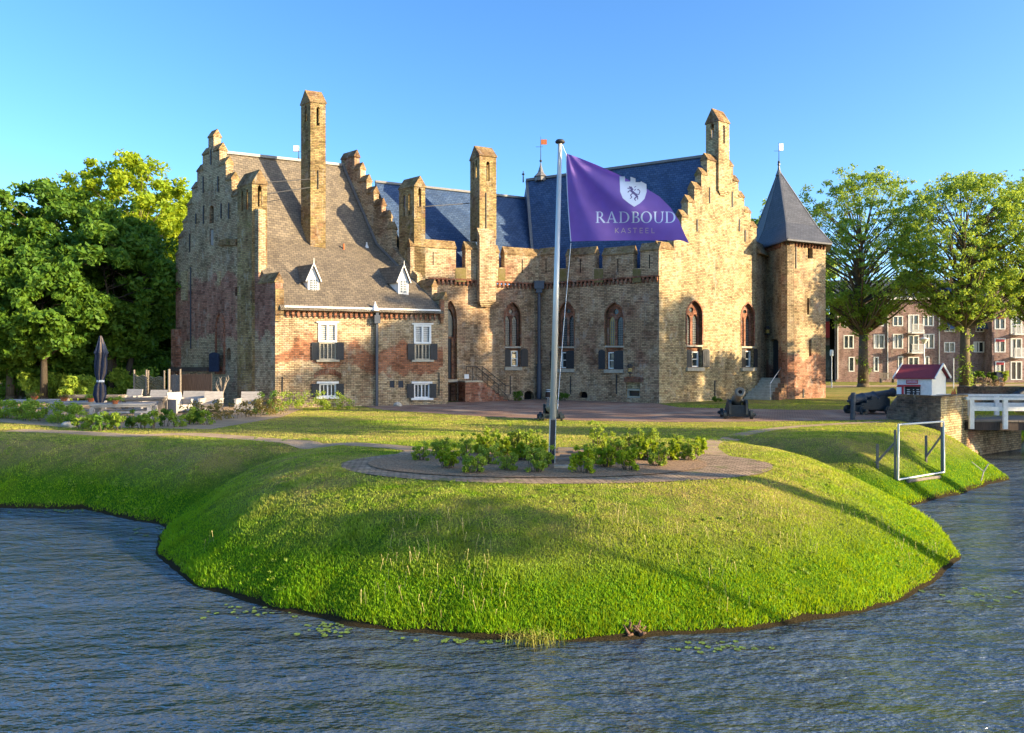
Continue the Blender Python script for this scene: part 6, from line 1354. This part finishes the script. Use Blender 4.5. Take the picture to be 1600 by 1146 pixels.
# white chalk mark area on the paving: thin lime rubble patch
# ================================================================ FAR SIDE OF THE LANE
Yb = 87.0; AP = Wall(pl(1306, 87.0), pl(1558, 86.0)); ap = thing('apartment_building', 'long reddish-brown brick apartment building with white windows behind the elms', 'building', (*AP.p, 0))
WN = [(1318, 1334, 490, 512), (1366, 1381, 490, 510), (1395, 1411, 494, 510), (1442, 1459, 494, 510), (1475, 1492, 511, 519), (1524, 1538, 511, 519), (1318, 1334, 524, 545), (1365, 1382, 523, 545), (1395, 1411, 522, 545), (1443, 1460, 522, 545), (1475, 1492, 535, 551), (1521, 1538, 534, 551),
      (1326, 1335, 558, 581), (1365, 1373, 558, 581), (1403, 1411, 557, 581), (1445, 1452, 557, 581)]
BAL = [(1419, 1436, 492, 522), (1419, 1436, 524, 553), (1419, 1436, 558, 590)]
top = yz(AP, 1430, 9.6)
mb = MB(); panel(mb, AP, [low(AP, 1306), low(AP, 1558), (1558, yz(AP, 1558, 9.8)), (1306, yz(AP, 1306, 9.8))], [rect(*w_) for w_ in WN+BAL], -.35, 0); bw = mb.build('wall', 'brick_flat', ap)
mb = MB(); ubox(mb, AP, .1, AP.L-.1, 0, 9.7, -2.2, -2.1); mb.build('interior_wall', 'dark', ap)
g = random.Random(3)
def fwin(par, w, x0, x1, y0, y1, mull=1, red=False):
    mb = MB(); u0, u1, z0, z1 = win_frame(mb, w, x0, x1, y0, y1, -.2, .03, .10, mull); o = mb.build('window', 'white', par); mb = MB(); ubox(mb, w, u0+.02, u1-.02, z0+.02, z1-.02, -.16, -.13); mb.build('pane', 'glass', o)
    if g.random() < .6: mb = MB(); ubox(mb, w, u0+.1, u0+(u1-u0)*g.uniform(.2, .45), z0+.1, z1-.1, -.12, -.11); mb.build('curtain', 'white_worn', o)
    if red: mb = MB(); ubox(mb, w, u0+.1, u1-.1, z1-.38, z1-.1, -.1, .04); mb.build('awning', 'red', o)
    return o
for w_ in WN: fwin(ap, AP, *w_, mull=1 if w_[1]-w_[0] > 11 else 0)
for x0, x1, y0, y1 in BAL:
    o = fwin(ap, AP, x0, x1, y0, y1, 1); 
    if y0 < 550:
        zb = AP.uz(x0, y1)[1]; u0, u1 = AP.u(x0), AP.u(x1); mb = MB(); ubox(mb, AP, u0-.1, u1+.1, zb, zb+.15, 0.03, 1.1)
        for k in range(11): a = u0+(u1-u0)*k/10; ubox(mb, AP, a-.02, a+.02, zb+.15, zb+1.05, 1.02, 1.06)
        ubox(mb, AP, u0-.1, u1+.1, zb+1.05, zb+1.12, .98, 1.1); ubox(mb, AP, u0-.1, u1+.1, zb+.2, zb+.45, 1.0, 1.02); mb.build('balcony', 'white_worn', ap)
for x0 in (1308.5, 1386.5, 1467, 1549): mb = MB(); wbox(mb, AP, x0-.6, x0+.6, yz(AP, x0, 9.6), 593, .02, .14); mb.build('downpipe', 'white_worn', ap)
mb = MB(); a = [AP.P(-.3, 9.8, .4), AP.P(AP.L+.3, 9.8, .4), AP.P(AP.L+.3, 12.6, -5.5), AP.P(-.3, 12.6, -5.5), AP.P(AP.L+.3, 9.8, -11), AP.P(-.3, 9.8, -11)]
mb.add(a, [(0, 1, 2, 3), (3, 2, 4, 5), (0, 5, 4, 1), (1, 4, 2), (0, 3, 5)]); mb.build('roof', 'slate_tower', ap)
mb = MB(); ubox(mb, AP, -.35, AP.L+.35, 9.65, 9.9, .1, .45); mb.build('gutter', 'white_worn', ap)
mb = MB()
for k in range(5):
    if k == 2: continue
    u0 = AP.u(1477)+k*1.05; mb = MB(); mb.hexa([AP.P(u0, 6.2, .9), AP.P(u0+.95, 6.2, .9), AP.P(u0+.95, 6.2, .8), AP.P(u0, 6.2, .8), AP.P(u0, 7.3, .1), AP.P(u0+.95, 7.3, .1), AP.P(u0+.95, 7.3, .02), AP.P(u0, 7.3, .02)]); mb.build('solar_awning', 'panel_blue', ap)
A2w = Wall(pl(1550, 84.5), pl(1640, 84.0)); a2 = thing('apartment_building', 'taller apartment block at the right edge with red blinds and white balconies', 'building', (*A2w.p, 0))
W2 = [(1554, 1571, 493, 515), (1554, 1571, 529, 551), (1555, 1570, 565, 590), (1606, 1622, 493, 515), (1606, 1622, 529, 551), (1606, 1622, 565, 585)]; B2 = [(1579, 1597, 456, 489), (1579, 1597, 493, 524), (1579, 1597, 529, 560), (1579, 1597, 565, 594)]
mb = MB(); panel(mb, A2w, [low(A2w, 1550), low(A2w, 1640), (1640, yz(A2w, 1640, 12.2)), (1550, yz(A2w, 1550, 12.2))], [rect(*w_) for w_ in W2+B2], -.35, 0); ubox(mb, A2w, -.01, .34, -.3, 12.2, -9, -.36); mb.build('wall', 'brick_flat', a2)
mb = MB(); ubox(mb, A2w, .4, A2w.L-.1, 0, 12, -2.2, -2.1); mb.build('interior_wall', 'dark', a2)
for w_ in W2: fwin(a2, A2w, *w_, mull=1, red=w_[0] < 1600)
for x0, x1, y0, y1 in B2:
    if y0 < 560:
        fwin(a2, A2w, x0, x1, y0, y1, 1); zb = A2w.uz(x0, y1)[1]; u0, u1 = A2w.u(x0), A2w.u(x1); mb = MB(); ubox(mb, A2w, u0, u1, zb, zb+.15, .03, .8)
        for k in range(13): a = u0+(u1-u0)*k/12; ubox(mb, A2w, a-.02, a+.02, zb+.15, zb+1.1, .74, .78)
        ubox(mb, A2w, u0, u1, zb+1.1, zb+1.18, .7, .8); mb.build('balcony', 'white_worn', a2)
    else:
        mb = MB(); u0, u1, z0, z1 = win_frame(mb, A2w, x0, x1, y0, y1, -.2, .03, .1, 1); o = mb.build('door', 'white', a2); mb = MB(); ubox(mb, A2w, u0+.1, u1-.1, z0+.1, z1-.1, -.15, -.1); mb.build('pane', 'timber', o)
mb = MB(); ubox(mb, A2w, -.3, A2w.L+.3, 12.2, 12.5, -9, .3); mb.build('roof', 'slate_tower', a2)
A3w = Wall(pl(1270, 92), pl(1306, 90)); a3_ = thing('apartment_building', 'low building with a red upper storey seen just right of the corner tower', 'building', (*A3w.p, 0))
mb = MB(); ubox(mb, A3w, -4, A3w.L, zat(528, 91), zat(503, 91), -6, .3); mb.build('red_facade', 'red', a3_); mb = MB(); ubox(mb, A3w, -4, A3w.L, -.3, zat(528, 91), -6, -.3); 
mb.build('wall', 'brick_flat', a3_)
for k in range(3): mb = MB(); u0 = A3w.L-.3-1.4*(k+1); win_frame(mb, A3w, 0, 0, 0, 0, 0, 0) if False else None; ubox(mb, A3w, u0, u0+1.25, .1, 4.4, -.29, -.22); mb.build('window', 'glass', a3_)
mb = MB(); a = [A3w.P(-4.3, zat(503, 91), .6), A3w.P(A3w.L+.2, zat(503, 91), .6), A3w.P(A3w.L+.2, zat(490, 91), -3), A3w.P(-4.3, zat(490, 91), -3), A3w.P(A3w.L+.2, zat(503, 91), -6.3), A3w.P(-4.3, zat(503, 91), -6.3)]; mb.add(a, [(0, 1, 2, 3), (3, 2, 4, 5), (0, 5, 4, 1), (1, 4, 2), (0, 3, 5)]); mb.build('roof', 'slate', a3_)
# a far roof among the left trees
A4 = Wall(pl(190, 90), pl(300, 92)); a4 = thing('house', 'pale house barely showing through the trees on the left', 'house', (*A4.p, 0)); mb = MB(); ubox(mb, A4, 0, A4.L, -.3, 5.5, -7, 0); mb.build('wall', 'brick_pale', a4); mb = MB(); mb.add([A4.P(-.3, 5.5, .4), A4.P(A4.L+.3, 5.5, .4), A4.P(A4.L+.3, 9, -3.5), A4.P(-.3, 9, -3.5), A4.P(A4.L+.3, 5.5, -7.4), A4.P(-.3, 5.5, -7.4)], [(0, 1, 2, 3), (3, 2, 4, 5), (0, 5, 4, 1), (1, 4, 2), (0, 3, 5)]); mb.build('roof', 'terracotta', a4)
for k in range(3): mb = MB(); ubox(mb, A4, 1+k*2.6, 2.2+k*2.6, 1, 2.6, .0, .05); mb.build('window', 'glass', a4)
# lamps, posts, bench, planters
def lamp(label, px, pyb, pyt, kind):
    p = gnd(px, pyb); t = thing('street_lamp', label, 'lamp post', p, 'lamp posts along the lane'); zt_ = zat(pyt, p.y); mb = MB(); mb.tube(p, (p.x, p.y, zt_), .06, .045, 8); mb.build('post', 'galv', t)
    mb = MB()
    if kind == 'cone': mb.lathe((p.x, p.y, zt_-.1), (0, 0, 1), [(0, .06), (.05, .12), (.45, .42), (.5, .5), (.56, .45), (.7, .1)], 14); mb.build('lamp_shade', 'white_worn', t)
    else: mb.lathe((p.x, p.y, zt_-.05), (0, 0, 1), [(0, .07), (.05, .16), (.5, .16), (.6, .1)], 12); mb.build('lamp_head', 'white', t)
lamp('tall lamp post with a cone head behind the hut roof', 1444, 600, 536, 'cone'); lamp('short white lamp post right of the corner tower', 1299.5, 606, 556, 'cyl')
p = gnd(1490, 607); t = thing('signpost', 'thin grey post beside the right elm trunk', 'post', p); MB().tube(p, (p.x, p.y, zat(560, p.y)), .05, n=6).build('post', 'galv', t)
x, y = pl(1386, 84); t = thing('garden_bench', 'weathered slatted bench against the apartment wall', 'bench', (x, y, 0)); mb = MB(); mb.box((x, y, .45), (1.5, .5, .06)); mb.build('seat', 'timber', t); mb = MB()
for k in range(9): mb.box((x-.66+k*.165, y+.26, .78), (.09, .04, .55))
mb.box((x, y+.26, 1.08), (1.5, .05, .08)); mb.build('backrest', 'timber', t)
for s_ in (-1, 1): mb = MB(); mb.box((x+s_*.7, y, .21), (.08, .5, .44)); mb.build('leg', 'timber', t)
for k, (px, w_, h_, mt) in enumerate([(1530, 1.0, 1.5, 'leaf_dark'), (1549, .9, 1.3, 'leaf_dark'), (1567, .9, 1.6, 'leaf_shrub'), (1540, 4.5, 1.1, 'leaf_pink')]):
    Y_ = 82.5 if k < 3 else 68; x = (px-CX)/F*Y_ if k < 3 else (1536-CX)/F*Y_
    bush('garden_bush', ['clipped round bush by the apartment wall, leftmost', 'clipped round bush next to the blue bin', 'bush right of the blue bin', 'wide mound of pale pink grasses beside the elm'][k], x, Y_, w_, .9, h_, mt, 24, 60, .09, 440+k, 'garden bushes before the apartments')
x, y = pl(1559, 82.5); t = thing('waste_bin', 'dark blue bin between the clipped bushes', 'bin', (x, y, 0)); mb = MB(); mb.box((x, y, .6), (.7, .7, 1.1)); mb.build('body', 'navy', t); mb = MB(); mb.box((x, y, 1.19), (.76, .76, .08)); mb.build('lid', 'navy', t)
# ================================================================ LIGHT, AIR, CAMERA
w = bpy.data.worlds.new('World'); SC.world = w; w.use_nodes = True; nt = w.node_tree; bg = nt.nodes['Background']; sky = nt.nodes.new('ShaderNodeTexSky'); sky.sky_type = 'NISHITA'; sky.sun_disc = False
sky.sun_elevation = SUN_EL; sky.sun_rotation = PI-SUN_AZ; sky.altitude = 0; sky.air_density = 0.65; sky.dust_density = 1.0; sky.ozone_density = 2.0
mx_ = nt.nodes.new('ShaderNodeMix'); mx_.data_type = 'RGBA'; mx_.blend_type = 'MULTIPLY'; mx_.inputs[0].default_value = 1; mx_.inputs[7].default_value = (0.79, 0.82, 0.83, 1); hs_ = nt.nodes.new('ShaderNodeHueSaturation'); hs_.inputs['Saturation'].default_value = 1.2; nt.links.new(sky.outputs[0], hs_.inputs['Color']); nt.links.new(hs_.outputs[0], mx_.inputs[6]); nt.links.new(mx_.outputs[2], bg.inputs[0]); bg.inputs[1].default_value = 0.15
ld = bpy.data.lights.new('sun', 'SUN'); ld.energy = 3.9; ld.angle = R(0.6); ld.color = (1.0, 0.79, 0.49); sun = bpy.data.objects.new('sun', ld); COL.objects.link(sun); sun.rotation_euler = SUN.to_track_quat('Z', 'Y').to_euler(); sun.location = (30, 0, 40)
cd = bpy.data.cameras.new('camera'); cam = bpy.data.objects.new('camera', cd); COL.objects.link(cam); cam.location = (0, 0, EYE); cam.rotation_euler = (R(90), 0, 0); cd.sensor_width = 36; cd.lens = 36*F/1600; cd.shift_y = -(573-HZ)/1600; cd.clip_end = 4000; cd.clip_start = .1; SC.camera = cam
SC.view_settings.view_transform = 'Standard'; SC.view_settings.look = 'None'; SC.view_settings.gamma = 1; SC.view_settings.exposure = 1.9
SC.cycles.max_bounces = 6; SC.cycles.transparent_max_bounces = 6; SC.cycles.caustics_reflective = False; SC.cycles.caustics_refractive = False
